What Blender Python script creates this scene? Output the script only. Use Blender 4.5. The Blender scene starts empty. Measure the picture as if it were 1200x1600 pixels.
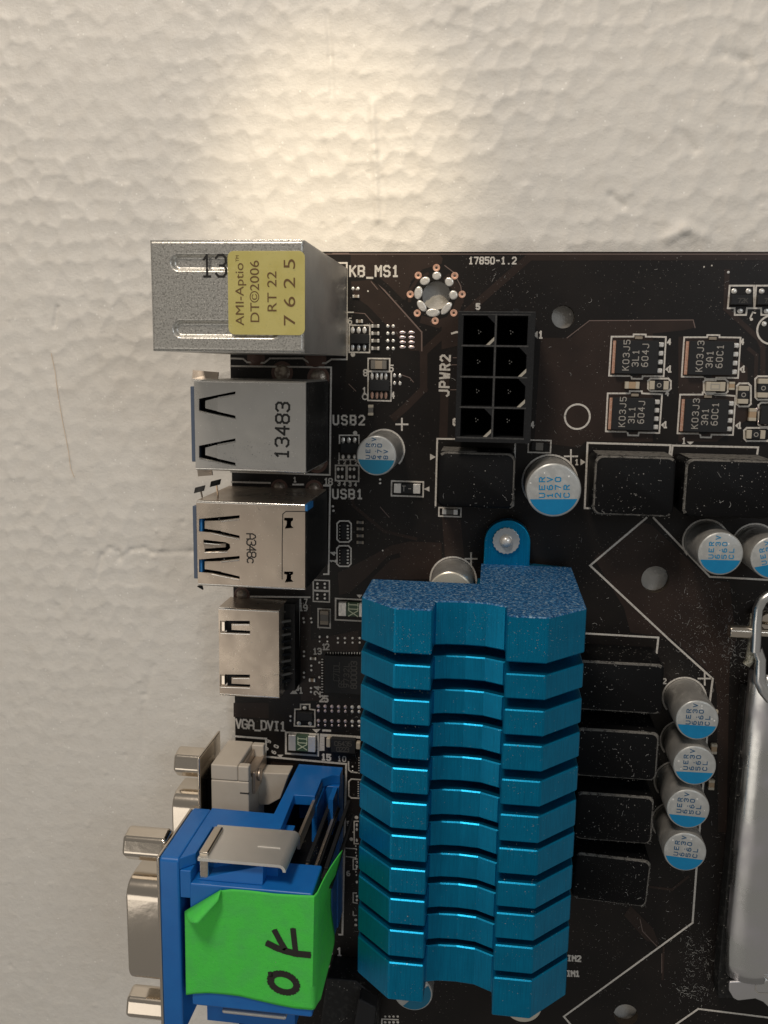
import bpy, bmesh, math, random
import numpy as np
from mathutils import Vector, Matrix
from mathutils.geometry import tessellate_polygon

random.seed(7); rng = np.random.default_rng(11)
sc = bpy.context.scene
COL = sc.collection
sc.unit_settings.scale_length = 0.001          # one unit is one millimetre

# ------------------------------------------------------------------ camera
CAM = np.array([16.78098044, 22.94746938, 137.08323145])
RC = np.array([[0.99216402, 0.01524971, -0.12400807], [0.03525823, -0.98635734, 0.1607982], [-0.11986415, -0.1639105, -0.97916594]])
FOC = 1380.083
cd = bpy.data.cameras.new('camera'); cam = bpy.data.objects.new('camera', cd); COL.objects.link(cam)
cd.sensor_fit = 'VERTICAL'; cd.angle = 2 * math.atan(800 / FOC); cd.clip_start = 1; cd.clip_end = 3000
cam.matrix_world = Matrix(((RC[0][0], -RC[1][0], -RC[2][0], CAM[0]), (RC[0][1], -RC[1][1], -RC[2][1], CAM[1]), (RC[0][2], -RC[1][2], -RC[2][2], CAM[2]), (0, 0, 0, 1)))
sc.camera = cam

# ------------------------------------------------------------------ light
sc.view_settings.view_transform = 'Standard'; sc.view_settings.look = 'None'
sc.view_settings.exposure = 0.0; sc.view_settings.gamma = 1.0
W = bpy.data.worlds.new('World'); sc.world = W; W.use_nodes = True
bg = W.node_tree.nodes['Background']; bg.inputs[0].default_value = (1.0, 0.94, 0.86, 1); bg.inputs[1].default_value = 0.19

def lamp(name, kind, loc, target, energy, color, size=50, spot=None, blend=1.0):
    l = bpy.data.lights.new(name, kind); l.energy = energy; l.color = color
    if kind == 'AREA': l.shape = 'DISK'; l.size = size
    if kind == 'SPOT': l.spot_size = spot; l.spot_blend = blend; l.shadow_soft_size = size
    o = bpy.data.objects.new(name, l); COL.objects.link(o); o.location = loc
    o.rotation_euler = (Vector(target) - Vector(loc)).to_track_quat('-Z', 'Y').to_euler(); return o
lamp('ceiling_lamp', 'AREA', (-70, 300, 215), (0, 0, 0), 7.1e5, (1.0, 0.88, 0.75), 80)
lamp('window_light', 'AREA', (260, 150, 400), (10, -20, 0), 2.4e5, (0.86, 0.93, 1.0), 160)
lamp('foam_glow_spot', 'SPOT', (0, 190, 190), (-8.5, 48.5, -3), 1.3e6, (1.0, 0.82, 0.56), 5, math.radians(13), 1.0)  # added spot, stands in for warm glow thrown onto the foam by the steel port
lamp('reflection_fill', 'AREA', (-210, -150, 360), (0, 0, 0), 1.1e5, (1.0, 0.92, 0.82), 200)  # added fill, no known source; gives port lids and rolled steel their reflections

# ------------------------------------------------------------------ helpers
def at(px, py, z):
    d = RC.T @ np.array([(px - 600) / FOC, (py - 800) / FOC, 1.0]); t = (z - CAM[2]) / d[2]; p = CAM + d * t
    return Vector((p[0], p[1], z))
def on_y(px, py, Y):
    d = RC.T @ np.array([(px - 600) / FOC, (py - 800) / FOC, 1.0]); t = (Y - CAM[1]) / d[1]; p = CAM + d * t
    return Vector((p[0], Y, p[2]))
def rect(x0, y0, x1, y1, z):
    a = at(x0, y0, z); b = at(x1, y1, z); return a.x, b.x, b.y, a.y
def scale_at(px, py, z): return (at(px + 1, py, z) - at(px, py, z)).x

def mat(name, color, rough=.5, metal=0.0, spec=.5, noise=None, bump=None, coat=0, aniso=0, emit=None):
    """noise=(scale, amount, colour2)  bump=(scale, strength, distance)"""
    m = bpy.data.materials.new(name); m.use_nodes = True; nt = m.node_tree; p = nt.nodes['Principled BSDF']
    p.inputs['Base Color'].default_value = (*color, 1); p.inputs['Roughness'].default_value = rough; p.inputs['Metallic'].default_value = metal
    p.inputs['Specular IOR Level'].default_value = spec; p.inputs['Coat Weight'].default_value = coat; p.inputs['Anisotropic'].default_value = aniso
    tc = nt.nodes.new('ShaderNodeNewGeometry')
    if noise:
        for k, (scl, lo, hi, c2) in enumerate(noise):
            n = nt.nodes.new('ShaderNodeTexNoise'); n.inputs['Scale'].default_value = scl; n.inputs['Detail'].default_value = 4
            nt.links.new(tc.outputs['Position'], n.inputs['Vector'])
            r = nt.nodes.new('ShaderNodeMapRange'); r.inputs[1].default_value = lo; r.inputs[2].default_value = hi; nt.links.new(n.outputs[0], r.inputs[0])
            x = nt.nodes.new('ShaderNodeMix'); x.data_type = 'RGBA'; nt.links.new(r.outputs[0], x.inputs[0])
            src = p.inputs['Base Color'].links
            if src: nt.links.new(src[0].from_socket, x.inputs[6])
            else: x.inputs[6].default_value = (*color, 1)
            x.inputs[7].default_value = (*c2, 1); nt.links.new(x.outputs[2], p.inputs['Base Color'])
            if metal:
                rr = nt.nodes.new('ShaderNodeMapRange'); rr.inputs[3].default_value = rough; rr.inputs[4].default_value = min(1, rough + .3)
                nt.links.new(r.outputs[0], rr.inputs[0]); nt.links.new(rr.outputs[0], p.inputs['Roughness'])
    if bump:
        prev = None
        for scl, stg, dist in bump:
            n = nt.nodes.new('ShaderNodeTexNoise'); n.inputs['Scale'].default_value = scl; n.inputs['Detail'].default_value = 3
            nt.links.new(tc.outputs['Position'], n.inputs['Vector'])
            b = nt.nodes.new('ShaderNodeBump'); b.inputs['Strength'].default_value = stg; b.inputs['Distance'].default_value = dist
            nt.links.new(n.outputs[0], b.inputs['Height'])
            if prev: nt.links.new(prev.outputs[0], b.inputs['Normal'])
            prev = b
        nt.links.new(prev.outputs[0], p.inputs['Normal'])
    return m
def mix_node(m, fac_socket, c2, soft_rough=None):
    """lays a second colour over the base colour of material m where fac_socket is 1"""
    nt = m.node_tree; p = nt.nodes['Principled BSDF']; x = nt.nodes.new('ShaderNodeMix'); x.data_type = 'RGBA'
    nt.links.new(fac_socket, x.inputs[0]); src = p.inputs['Base Color'].links
    if src: nt.links.new(src[0].from_socket, x.inputs[6])
    else: x.inputs[6].default_value = p.inputs['Base Color'].default_value
    x.inputs[7].default_value = (*c2, 1); nt.links.new(x.outputs[2], p.inputs['Base Color'])
def speckle(m, scale, thresh, c2, density_scale=None):
    """fine dust grains: small voronoi cells of random presence"""
    nt = m.node_tree; g = nt.nodes.new('ShaderNodeNewGeometry'); v = nt.nodes.new('ShaderNodeTexVoronoi'); v.inputs['Scale'].default_value = scale
    nt.links.new(g.outputs['Position'], v.inputs['Vector'])
    a = nt.nodes.new('ShaderNodeMath'); a.operation = 'LESS_THAN'; nt.links.new(v.outputs['Distance'], a.inputs[0]); a.inputs[1].default_value = .38
    s = nt.nodes.new('ShaderNodeSeparateColor'); nt.links.new(v.outputs['Color'], s.inputs[0])
    b = nt.nodes.new('ShaderNodeMath'); b.operation = 'LESS_THAN'; nt.links.new(s.outputs[0], b.inputs[0]); b.inputs[1].default_value = thresh
    if density_scale:
        n = nt.nodes.new('ShaderNodeTexNoise'); n.inputs['Scale'].default_value = density_scale; nt.links.new(g.outputs['Position'], n.inputs['Vector'])
        r = nt.nodes.new('ShaderNodeMapRange'); r.inputs[1].default_value = .4; r.inputs[2].default_value = .7; r.inputs[4].default_value = thresh * 2; nt.links.new(n.outputs[0], r.inputs[0])
        nt.links.new(r.outputs[0], b.inputs[1])
    c = nt.nodes.new('ShaderNodeMath'); c.operation = 'MULTIPLY'; nt.links.new(a.outputs[0], c.inputs[0]); nt.links.new(b.outputs[0], c.inputs[1])
    d = nt.nodes.new('ShaderNodeMath'); d.operation = 'MULTIPLY'; nt.links.new(c.outputs[0], d.inputs[0]); nt.links.new(s.outputs[1], d.inputs[1])
    mix_node(m, d.outputs[0], c2)

def streaks(m, scl, lo, hi, c2):
    """machining lines: noise stretched along one axis"""
    nt = m.node_tree; g = nt.nodes.new('ShaderNodeNewGeometry'); mp = nt.nodes.new('ShaderNodeMapping'); mp.inputs['Scale'].default_value = scl; nt.links.new(g.outputs['Position'], mp.inputs[0])
    n = nt.nodes.new('ShaderNodeTexNoise'); n.inputs['Scale'].default_value = 1; n.inputs['Detail'].default_value = 3; nt.links.new(mp.outputs[0], n.inputs['Vector'])
    r = nt.nodes.new('ShaderNodeMapRange'); r.inputs[1].default_value = lo; r.inputs[2].default_value = hi; nt.links.new(n.outputs[0], r.inputs[0]); mix_node(m, r.outputs[0], c2)
M = {}
M['foam'] = mat('foam', (.79, .765, .715), .5, 0, .4, noise=[(.35, .45, .75, (.76, .73, .675)), (6, .64, .8, (.70, .66, .59))], bump=[(1.4, .30, .28), (5, .30, .12), (11, .2, .08)])
def bead_ridges(m, scl, width, strength, dist):
    """fine crisp seams between the foam beads, broken up by noise"""
    nt = m.node_tree; p = nt.nodes['Principled BSDF']; g = nt.nodes.new('ShaderNodeNewGeometry')
    n = nt.nodes.new('ShaderNodeTexNoise'); n.inputs['Scale'].default_value = .9; nt.links.new(g.outputs['Position'], n.inputs['Vector'])
    a = nt.nodes.new('ShaderNodeVectorMath'); a.operation = 'ADD'; nt.links.new(g.outputs['Position'], a.inputs[0]); nt.links.new(n.outputs['Color'], a.inputs[1])
    v = nt.nodes.new('ShaderNodeTexVoronoi'); v.feature = 'DISTANCE_TO_EDGE'; v.inputs['Scale'].default_value = scl; nt.links.new(a.outputs[0], v.inputs['Vector'])
    r = nt.nodes.new('ShaderNodeMapRange'); r.inputs[1].default_value = 0; r.inputs[2].default_value = width; r.inputs[3].default_value = 1; r.inputs[4].default_value = 0; nt.links.new(v.outputs['Distance'], r.inputs[0])
    k = nt.nodes.new('ShaderNodeTexNoise'); k.inputs['Scale'].default_value = .28; nt.links.new(g.outputs['Position'], k.inputs['Vector'])
    q = nt.nodes.new('ShaderNodeMapRange'); q.inputs[1].default_value = .42; q.inputs[2].default_value = .62; nt.links.new(k.outputs[0], q.inputs[0])
    x = nt.nodes.new('ShaderNodeMath'); x.operation = 'MULTIPLY'; nt.links.new(r.outputs[0], x.inputs[0]); nt.links.new(q.outputs[0], x.inputs[1])
    b = nt.nodes.new('ShaderNodeBump'); b.inputs['Strength'].default_value = strength; b.inputs['Distance'].default_value = dist; nt.links.new(x.outputs[0], b.inputs['Height'])
    old = p.inputs['Normal'].links[0].from_socket; nt.links.new(old, b.inputs['Normal']); nt.links.new(b.outputs[0], p.inputs['Normal'])
bead_ridges(M['foam'], .34, .20, .16, .10); speckle(M['foam'], 2.2, .03, (.95, .93, .88))
M['mask'] = mat('solder_mask', (.0088, .0070, .0064), .40, 0, .3, noise=[(.12, .45, .7, (.0140, .0108, .0094))], bump=[(3, .05, .1)])
speckle(M['mask'], 5.5, .035, (.20, .18, .16), .09)
M['pour'] = mat('copper_under_mask', (.033, .021, .0168), .40, 0, .3, noise=[(.2, .4, .7, (.024, .0155, .0126))], bump=[(3, .05, .1)])
speckle(M['pour'], 5.5, .035, (.20, .18, .16), .09)
M['pour_edge'] = mat('copper_edge_line', (.16, .115, .10), .4)
M['silk'] = mat('silkscreen_ink', (.66, .63, .58), .6, noise=[(4, .5, .75, (.36, .33, .30))])
M['edge'] = mat('board_edge', (.05, .035, .022), .7)
M['steel'] = mat('tin_plated_steel', (.60, .585, .55), .26, .74, noise=[(.10, .35, .7, (.49, .48, .46))], bump=[(.07, .12, 2.5), (9, .05, .05)])
M['grain_steel'] = mat('galvanised_steel', (.62, .61, .57), .34, .8, noise=[(4.2, .5, .62, (.40, .39, .36)), (7, .56, .66, (.74, .72, .67))], bump=[(4, .22, .12)])
M['warm_steel'] = mat('dusty_nickel', (.54, .465, .385), .22, .8, noise=[(.10, .35, .7, (.54, .45, .37))], bump=[(.07, .12, 2.5), (9, .03, .05)])
speckle(M['warm_steel'], 6, .03, (.85, .80, .72)); speckle(M['steel'], 6, .03, (.8, .78, .74))
M['chrome'] = mat('chrome', (.78, .76, .72), .16, 1, bump=[(.5, .05, .4)])
M['nickel'] = mat('polished_nickel', (.72, .65, .56), .14, 1, bump=[(.5, .05, .4)])
M['solder'] = mat('solder', (.80, .78, .74), .30, .5, bump=[(2, .3, .2)])
M['pinkpad'] = mat('solder_pad', (.70, .58, .58), .3, .8)
M['copper'] = mat('bare_copper', (.68, .38, .27), .42, .35, noise=[(4, .45, .65, (.74, .52, .42))])
M['dull_copper'] = mat('lacquered_copper', (.115, .062, .048), .4, .2)
M['dull_solder'] = mat('flux_stained_solder', (.40, .35, .29), .32, .6, noise=[(1.5, .4, .65, (.22, .17, .14))], bump=[(2, .5, .3)])
M['black'] = mat('black_plastic', (.006, .006, .0065), .46, 0, .3, bump=[(6, .12, .08)]); speckle(M['black'], 4.5, .06, (.25, .24, .22), .2)
M['rear_black'] = mat('dusty_black_plastic', (.010, .0105, .011), .5, 0, .3, noise=[(1.3, .5, .8, (.035, .035, .034))], bump=[(6, .12, .08)]); speckle(M['rear_black'], 4.0, .12, (.3, .29, .27), .2)
M['void'] = mat('dark_socket', (.003, .003, .003), .8, 0, .1)
M['choke'] = mat('ferrite_choke', (.0052, .0052, .0057), .5, 0, .12, bump=[(5, .2, .1)]); speckle(M['choke'], 4.5, .05, (.3, .29, .27), .14)
M['choke_dust'] = mat('dusty_choke_edge', (.15, .142, .13), .95, 0, .1, noise=[(1.3, .48, .66, (.018, .018, .018)), (9, .5, .7, (.24, .23, .21))], bump=[(9, .5, .2)])
M['mosfet'] = mat('epoxy_package', (.017, .0178, .0195), .55, 0, .3, bump=[(9, .1, .06)])
M['chipmark'] = mat('laser_mark', (.36, .34, .31), .7)
M['dimmark'] = mat('faint_laser_mark', (.07, .068, .064), .7)
M['can'] = mat('aluminium_can', (.64, .63, .60), .32, .72, noise=[(.6, .4, .7, (.54, .53, .50))], bump=[(4, .06, .1)])
M['captop'] = mat('capacitor_lid', (.46, .475, .47), .36, .35, noise=[(1.0, .45, .75, (.52, .53, .52))], bump=[(3, .05, .1)]); speckle(M['captop'], 2.6, .05, (.95, .95, .92))
M['captop_warm'] = mat('bare_capacitor_lid', (.74, .70, .60), .3, .5)
M['capblue'] = mat('capacitor_blue', (.001, .20, .43), .36, 0, .5, noise=[(.9, .45, .75, (.002, .22, .46))])
M['capteal'] = mat('capacitor_teal', (.003, .17, .30), .36, 0, .5)
M['capink'] = mat('capacitor_ink', (.01, .23, .46), .5)
M['capinkdark'] = mat('capacitor_dark_ink', (.03, .10, .20), .5)
M['ink'] = mat('black_ink', (.012, .011, .010), .5)
M['anod'] = mat('blue_anodised_aluminium', (.0008, .265, .50), .35, .78, .5, noise=[(.35, .4, .7, (.0008, .23, .44)), (5, .60, .8, (.010, .31, .55))], bump=[(6, .12, .08)]); speckle(M['anod'], 5.0, .03, (.25, .45, .55), .3)
streaks(M['anod'], (9, .25, 9), .42, .75, (.0006, .19, .37))
M['anod_end'] = mat('dusty_anodised_end', (.004, .085, .24), .6, .35, .4, noise=[(1.9, .46, .60, (.055, .20, .42)), (2.7, .53, .66, (.27, .41, .54)), (2.2, .56, .64, (.006, .06, .18))], bump=[(7, .5, .2)])
M['blue'] = mat('blue_plastic', (.009, .145, .49), .34, 0, .5, noise=[(.4, .4, .7, (.010, .16, .52)), (7, .66, .8, (.04, .21, .55))], bump=[(12, .06, .05)])
M['usbblue'] = mat('usb_blue', (.02, .19, .50), .4)
M['bluegrey'] = mat('blue_grey_plastic', (.09, .12, .18), .45)
M['white'] = mat('off_white_plastic', (.60, .54, .46), .5, 0, .4, noise=[(.5, .4, .7, (.57, .51, .43))], bump=[(12, .05, .05)])
M['tape'] = mat('green_masking_tape', (.085, .70, .09), .6, 0, .25, noise=[(.45, .42, .7, (.09, .62, .11)), (3.5, .58, .8, (.065, .54, .085))], bump=[(6, .3, .12), (1.2, .15, .4)])
M['marker'] = mat('marker_ink', (.018, .016, .013), .45)
M['yellow'] = mat('yellow_sticker', (.74, .66, .25), .25, 0, .5, noise=[(.4, .4, .7, (.68, .60, .20)), (4, .6, .8, (.58, .54, .22))], bump=[(4, .08, .1)])
M['yellow'].node_tree.nodes['Principled BSDF'].inputs['Alpha'].default_value = .72
M['stickerink'] = mat('sticker_ink', (.15, .085, .03), .5)
M['cerchip'] = mat('ceramic_chip', (.30, .255, .20), .5)
M['greychip'] = mat('grey_ceramic', (.16, .15, .135), .5)
M['tanchip'] = mat('tan_chip', (.42, .30, .19), .5)
M['beigechip'] = mat('beige_chip', (.50, .45, .36), .5)
M['fuse'] = mat('green_fuse', (.055, .10, .06), .5)
M['fuseink'] = mat('pale_ink', (.55, .62, .45), .5)
M['ridge'] = mat('worn_plastic_edge', (.055, .054, .052), .6, noise=[(3, .4, .65, (.025, .025, .025))])
M['keyedge'] = mat('lit_key_edge', (.40, .37, .31), .6)  # pale colour paints the light falling on the slanted key faces
M['connplastic'] = mat('power_connector_plastic', (.0095, .010, .011), .5, 0, .3, noise=[(4, .55, .75, (.022, .023, .024))], bump=[(5, .2, .1)])
M['strap'] = mat('satin_strap', (.74, .73, .70), .38, .7, bump=[(.3, .1, .6)])
M['ilm'] = mat('socket_plate_steel', (.74, .75, .74), .24, 1, noise=[(.15, .4, .7, (.66, .64, .68))], bump=[(.10, .07, 2.0)])
M['dirty_ilm'] = mat('dusty_lever_steel', (.42, .41, .36), .5, .7, noise=[(3, .4, .6, (.16, .155, .12)), (7, .5, .65, (.5, .48, .38))], bump=[(5, .6, .3)])
M['dustm'] = mat('dust', (.38, .38, .37), .95, 0, .1)
M['fibre'] = mat('orange_fibre', (.78, .58, .38), .8)

class MB:
    def __init__(s): s.v = []; s.f = []; s.m = []
    def add(s, vs, fs, mi=0):
        n = len(s.v); s.v += [tuple(v) for v in vs]; s.f += [tuple(i + n for i in f) for f in fs]; s.m += [mi] * len(fs); return s
    def box(s, x0, x1, y0, y1, z0, z1, mi=0):
        if x0 > x1: x0, x1 = x1, x0
        if y0 > y1: y0, y1 = y1, y0
        return s.add([(x0, y0, z0), (x1, y0, z0), (x1, y1, z0), (x0, y1, z0), (x0, y0, z1), (x1, y0, z1), (x1, y1, z1), (x0, y1, z1)],
                     [(3, 2, 1, 0), (4, 5, 6, 7), (0, 1, 5, 4), (1, 2, 6, 5), (2, 3, 7, 6), (3, 0, 4, 7)], mi)
    def extr(s, pts, vec, mi=0, cap_mi=None):
        """extrudes a planar polygon of 3-D points along vec"""
        pts = [Vector(p) for p in pts]; vec = Vector(vec); n = len(pts)
        nrm = Vector((0, 0, 0))
        for i in range(n): nrm += pts[i].cross(pts[(i + 1) % n])
        if nrm.dot(vec) < 0: pts = pts[::-1]
        vs = pts + [p + vec for p in pts]
        s.add(vs, [tuple(range(n - 1, -1, -1)), tuple(range(n, 2 * n))], mi if cap_mi is None else cap_mi)
        k = len(s.v) - 2 * n
        for i in range(n): s.f.append((k + i, k + (i + 1) % n, k + n + (i + 1) % n, k + n + i)); s.m.append(mi)
        return s
    def prism(s, pts, z0, z1, mi=0, cap_mi=None): return s.extr([(p[0], p[1], z0) for p in pts], (0, 0, z1 - z0), mi, cap_mi)
    def cyl(s, c, axis, r, h, seg=24, mi=0, r2=None):
        c = Vector(c); a = Vector(axis).normalized(); u = a.orthogonal().normalized(); w = a.cross(u); r2 = r if r2 is None else r2
        vs = [c + (u * math.cos(t) + w * math.sin(t)) * r for t in [2 * math.pi * i / seg for i in range(seg)]]
        vs += [c + a * h + (u * math.cos(t) + w * math.sin(t)) * r2 for t in [2 * math.pi * i / seg for i in range(seg)]]
        fs = [tuple(range(seg - 1, -1, -1)), tuple(range(seg, 2 * seg))] + [(i, (i + 1) % seg, seg + (i + 1) % seg, seg + i) for i in range(seg)]
        return s.add(vs, fs, mi)
    def lathe(s, c, prof, seg=40, mis=None):
        """prof: (r, z) from bottom to top, closed by r=0 at both ends"""
        c = Vector(c); n = len(prof); base = len(s.v)
        for r, z in prof:
            for i in range(seg):
                t = 2 * math.pi * i / seg; s.v.append((c.x + r * math.cos(t), c.y + r * math.sin(t), c.z + z))
        for k in range(n - 1):
            for i in range(seg):
                j = (i + 1) % seg; s.f.append((base + k * seg + i, base + k * seg + j, base + (k + 1) * seg + j, base + (k + 1) * seg + i)); s.m.append(mis[k] if mis else 0)
        s.f.append(tuple(base + (n - 1) * seg + i for i in range(seg))); s.m.append(mis[-1] if mis else 0)
        s.f.append(tuple(base + i for i in range(seg - 1, -1, -1))); s.m.append(mis[0] if mis else 0)
        return s
    def tube(s, path, r, seg=8, mi=0):
        path = [Vector(p) for p in path]; base = len(s.v)
        up = Vector((0, 0, 1))
        for i, p in enumerate(path):
            d = (path[min(i + 1, len(path) - 1)] - path[max(i - 1, 0)]).normalized(); a = d.cross(up)
            if a.length < 1e-3: a = d.cross(Vector((1, 0, 0)))
            a.normalize(); b = a.cross(d)
            for k in range(seg):
                t = 2 * math.pi * k / seg; s.v.append(tuple(p + (a * math.cos(t) + b * math.sin(t)) * r))
        for i in range(len(path) - 1):
            for k in range(seg):
                j = (k + 1) % seg; s.f.append((base + i * seg + k, base + i * seg + j, base + (i + 1) * seg + j, base + (i + 1) * seg + k)); s.m.append(mi)
        s.f.append(tuple(base + k for k in range(seg - 1, -1, -1))); s.f.append(tuple(base + (len(path) - 1) * seg + k for k in range(seg))); s.m += [mi, mi]
        return s
    def plate(s, outer, holes, z0, z1, mi=0, wall_mi=None):
        """flat plate with holes (2-D outlines), real openings"""
        wall_mi = mi if wall_mi is None else wall_mi
        loops = [[Vector((p[0], p[1], 0)) for p in outer]] + [[Vector((p[0], p[1], 0)) for p in h] for h in holes]
        tri = tessellate_polygon(loops); flat = [p for l in loops for p in l]; n = len(flat); base = len(s.v)
        s.v += [(p.x, p.y, z1) for p in flat] + [(p.x, p.y, z0) for p in flat]
        for a, b, c in tri:
            k = (flat[b] - flat[a]).cross(flat[c] - flat[a]).z
            if k < 0: a, c = c, a
            s.f.append((base + a, base + b, base + c)); s.f.append((base + n + c, base + n + b, base + n + a)); s.m += [mi, mi]
        o = 0
        for li, l in enumerate(loops):
            area = sum(l[i].x * l[(i + 1) % len(l)].y - l[(i + 1) % len(l)].x * l[i].y for i in range(len(l)))
            flip = (area < 0) != (li > 0)
            for i in range(len(l)):
                j = (i + 1) % len(l); q = (base + o + i, base + o + j, base + n + o + j, base + n + o + i)
                s.f.append(q if flip else q[::-1]); s.m.append(wall_mi)
            o += len(l)
        return s
    _k = 0
    def stroke(s, pts, w, z, mi=0, closed=False):
        """printed line: flat quads with overlapping ends, each a hair above the last"""
        pts = [Vector((p[0], p[1])) for p in pts]
        if closed: pts.append(pts[0])
        for a, b in zip(pts, pts[1:]):
            d = b - a
            if d.length < 1e-6: d = Vector((1e-4, 0))
            d.normalize(); nn = Vector((-d.y, d.x)) * w / 2; a2 = a - d * w * .42; b2 = b + d * w * .42
            MB._k = (MB._k + 1) % 9; zz = z + MB._k * .0012
            s.add([(a2.x + nn.x, a2.y + nn.y, zz), (a2.x - nn.x, a2.y - nn.y, zz), (b2.x - nn.x, b2.y - nn.y, zz), (b2.x + nn.x, b2.y + nn.y, zz)], [(0, 1, 2, 3)], mi)
        return s
    def disc(s, c, r, z, mi=0, seg=20, ry=None):
        ry = ry or r; MB._k = (MB._k + 1) % 9; z += MB._k * .0012
        return s.add([(c[0] + r * math.cos(2 * math.pi * i / seg), c[1] + ry * math.sin(2 * math.pi * i / seg), z) for i in range(seg)], [tuple(range(seg))], mi)
    def mesh(s, name, mats, smooth=None):
        me = bpy.data.meshes.new(name); me.from_pydata(s.v, [], s.f)
        for m in mats: me.materials.append(m)
        me.polygons.foreach_set('material_index', s.m)
        if smooth:
            me.polygons.foreach_set('use_smooth', [True] * len(s.f)); me.set_sharp_from_angle(angle=math.radians(smooth))
        me.update(); return me

WL = {}
def place(name, me, parent=None, loc=(0, 0, 0), bevel=0, rotz=0, label=None, kind=None, segs=2, flat=False):
    o = bpy.data.objects.new(name, me); COL.objects.link(o); loc = Vector(loc); WL[o.name] = loc
    if parent is not None: o.parent = parent; o.location = loc - WL[parent.name]
    else: o.location = loc
    o.rotation_euler = (0, 0, rotz)
    if bevel:
        b = o.modifiers.new('bevel', 'BEVEL'); b.width = bevel; b.segments = segs; b.limit_method = 'ANGLE'; b.angle_limit = math.radians(40); b.harden_normals = not flat
        if not flat:
            for p in me.polygons: p.use_smooth = True
    if label: o['label'] = label
    if kind: o['kind'] = kind
    return o
def build(name, mb, mats, parent=None, bevel=0, smooth=None, label=None, kind=None, segs=2, flat=False):
    if not isinstance(mats, (list, tuple)): mats = [mats]
    if isinstance(mb, tuple): pass
    # the object's own origin sits at the base of its geometry
    a = np.array(mb.v); lo = a.min(0); hi = a.max(0); loc = Vector((float((lo[0] + hi[0]) / 2), float((lo[1] + hi[1]) / 2), float(lo[2])))
    mb.v = [tuple(r) for r in (a - np.array(loc)).tolist()]
    return place(name, mb.mesh(name, mats, smooth), parent, loc, bevel, 0, label, kind, segs, flat)

# stroke font on a 4 x 6 grid
def _p(t): return [[tuple(float(q) for q in c.split(',')) for c in l.split(' ')] for l in t.split(';')]
FONT = {k: _p(v) for k, v in {
 'A': '0,0 0,4 1.3,6 2.7,6 4,4 4,0;0,2.3 4,2.3', 'B': '0,0 0,6 3,6 4,5.2 4,3.9 3,3.1 0,3.1;3,3.1 4,2.3 4,.8 3,0 0,0', 'C': '4,5 3,6 1,6 0,5 0,1 1,0 3,0 4,1',
 'D': '0,0 0,6 2.6,6 4,4.7 4,1.3 2.6,0 0,0', 'E': '4,6 0,6 0,0 4,0;0,3.1 3,3.1', 'F': '4,6 0,6 0,0;0,3.1 3,3.1', 'G': '4,5 3,6 1,6 0,5 0,1 1,0 3,0 4,1 4,2.8 2.3,2.8',
 'H': '0,0 0,6;4,0 4,6;0,3 4,3', 'I': '1,6 3,6;2,6 2,0;1,0 3,0', 'J': '4,6 4,1 3,0 1,0 0,1', 'K': '0,0 0,6;4,6 0,2.4;1.4,3.6 4,0', 'L': '0,6 0,0 4,0',
 'M': '0,0 0,6 2,3.2 4,6 4,0', 'N': '0,0 0,6 4,0 4,6', 'O': '1,0 0,1 0,5 1,6 3,6 4,5 4,1 3,0 1,0', 'P': '0,0 0,6 3,6 4,5.1 4,3.8 3,2.9 0,2.9',
 'R': '0,0 0,6 3,6 4,5.1 4,3.9 3,3 0,3;2,3 4,0', 'S': '4,5.1 3,6 1,6 0,5.2 0,3.9 1,3.1 3,3.1 4,2.2 4,.8 3,0 1,0 0,.9', 'T': '0,6 4,6;2,6 2,0', 'U': '0,6 0,1 1,0 3,0 4,1 4,6',
 'V': '0,6 2,0 4,6', 'W': '0,6 .9,0 2,3.4 3.1,0 4,6', 'X': '0,0 4,6;0,6 4,0', '0': '1,0 0,1 0,5 1,6 3,6 4,5 4,1 3,0 1,0', '1': '.8,4.8 2,6 2,0;.8,0 3.2,0',
 '2': '0,5 1,6 3,6 4,5 4,3.8 0,0 4,0', '3': '0,5.2 1,6 3,6 4,5.1 4,3.9 3,3.1 1.6,3.1;3,3.1 4,2.2 4,.9 3,0 1,0 0,.8', '4': '3,0 3,6 0,2 4,2',
 '5': '4,6 0,6 0,3.4 3,3.6 4,2.6 4,1 3,0 1,0 0,.8', '6': '3.4,6 1.4,6 0,4.4 0,1 1,0 3,0 4,1 4,2.5 3,3.4 1,3.4 0,2.6', '7': '0,6 4,6 1.6,0',
 '8': '1,3.1 0,4 0,5.2 1,6 3,6 4,5.2 4,4 3,3.1 1,3.1 0,2.2 0,.9 1,0 3,0 4,.9 4,2.2 3,3.1', '9': '.6,0 2.6,0 4,1.6 4,5 3,6 1,6 0,5 0,3.5 1,2.6 3,2.6 4,3.4',
 '-': '.6,3 3.4,3', '_': '0,-1 4,-1', '.': '1.8,0 2.2,0', 'c': '3.6,3.4 2.8,4 1.2,4 .2,3 .2,1 1.2,0 2.8,0 3.6,.6', '|': '2,0 2,6', ' ': '0,0 0,0'}.items()}
def text(mb, s, p0, ang, h, adv, w, z, mi=0, narrow=.62):
    """p0: baseline start, ang: reading direction"""
    ca, sa = math.cos(ang), math.sin(ang); k = h / 6; kx = k * 6 * narrow / 4
    for i, ch in enumerate(s):
        if ch == ' ': continue
        for line in FONT[ch]:
            mb.stroke([(p0[0] + (i * adv + u * kx) * ca - v * k * sa, p0[1] + (i * adv + u * kx) * sa + v * k * ca) for u, v in line], w, z, mi)

FZ = -2.6
SZ = .05      # print sits here above the board
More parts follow.
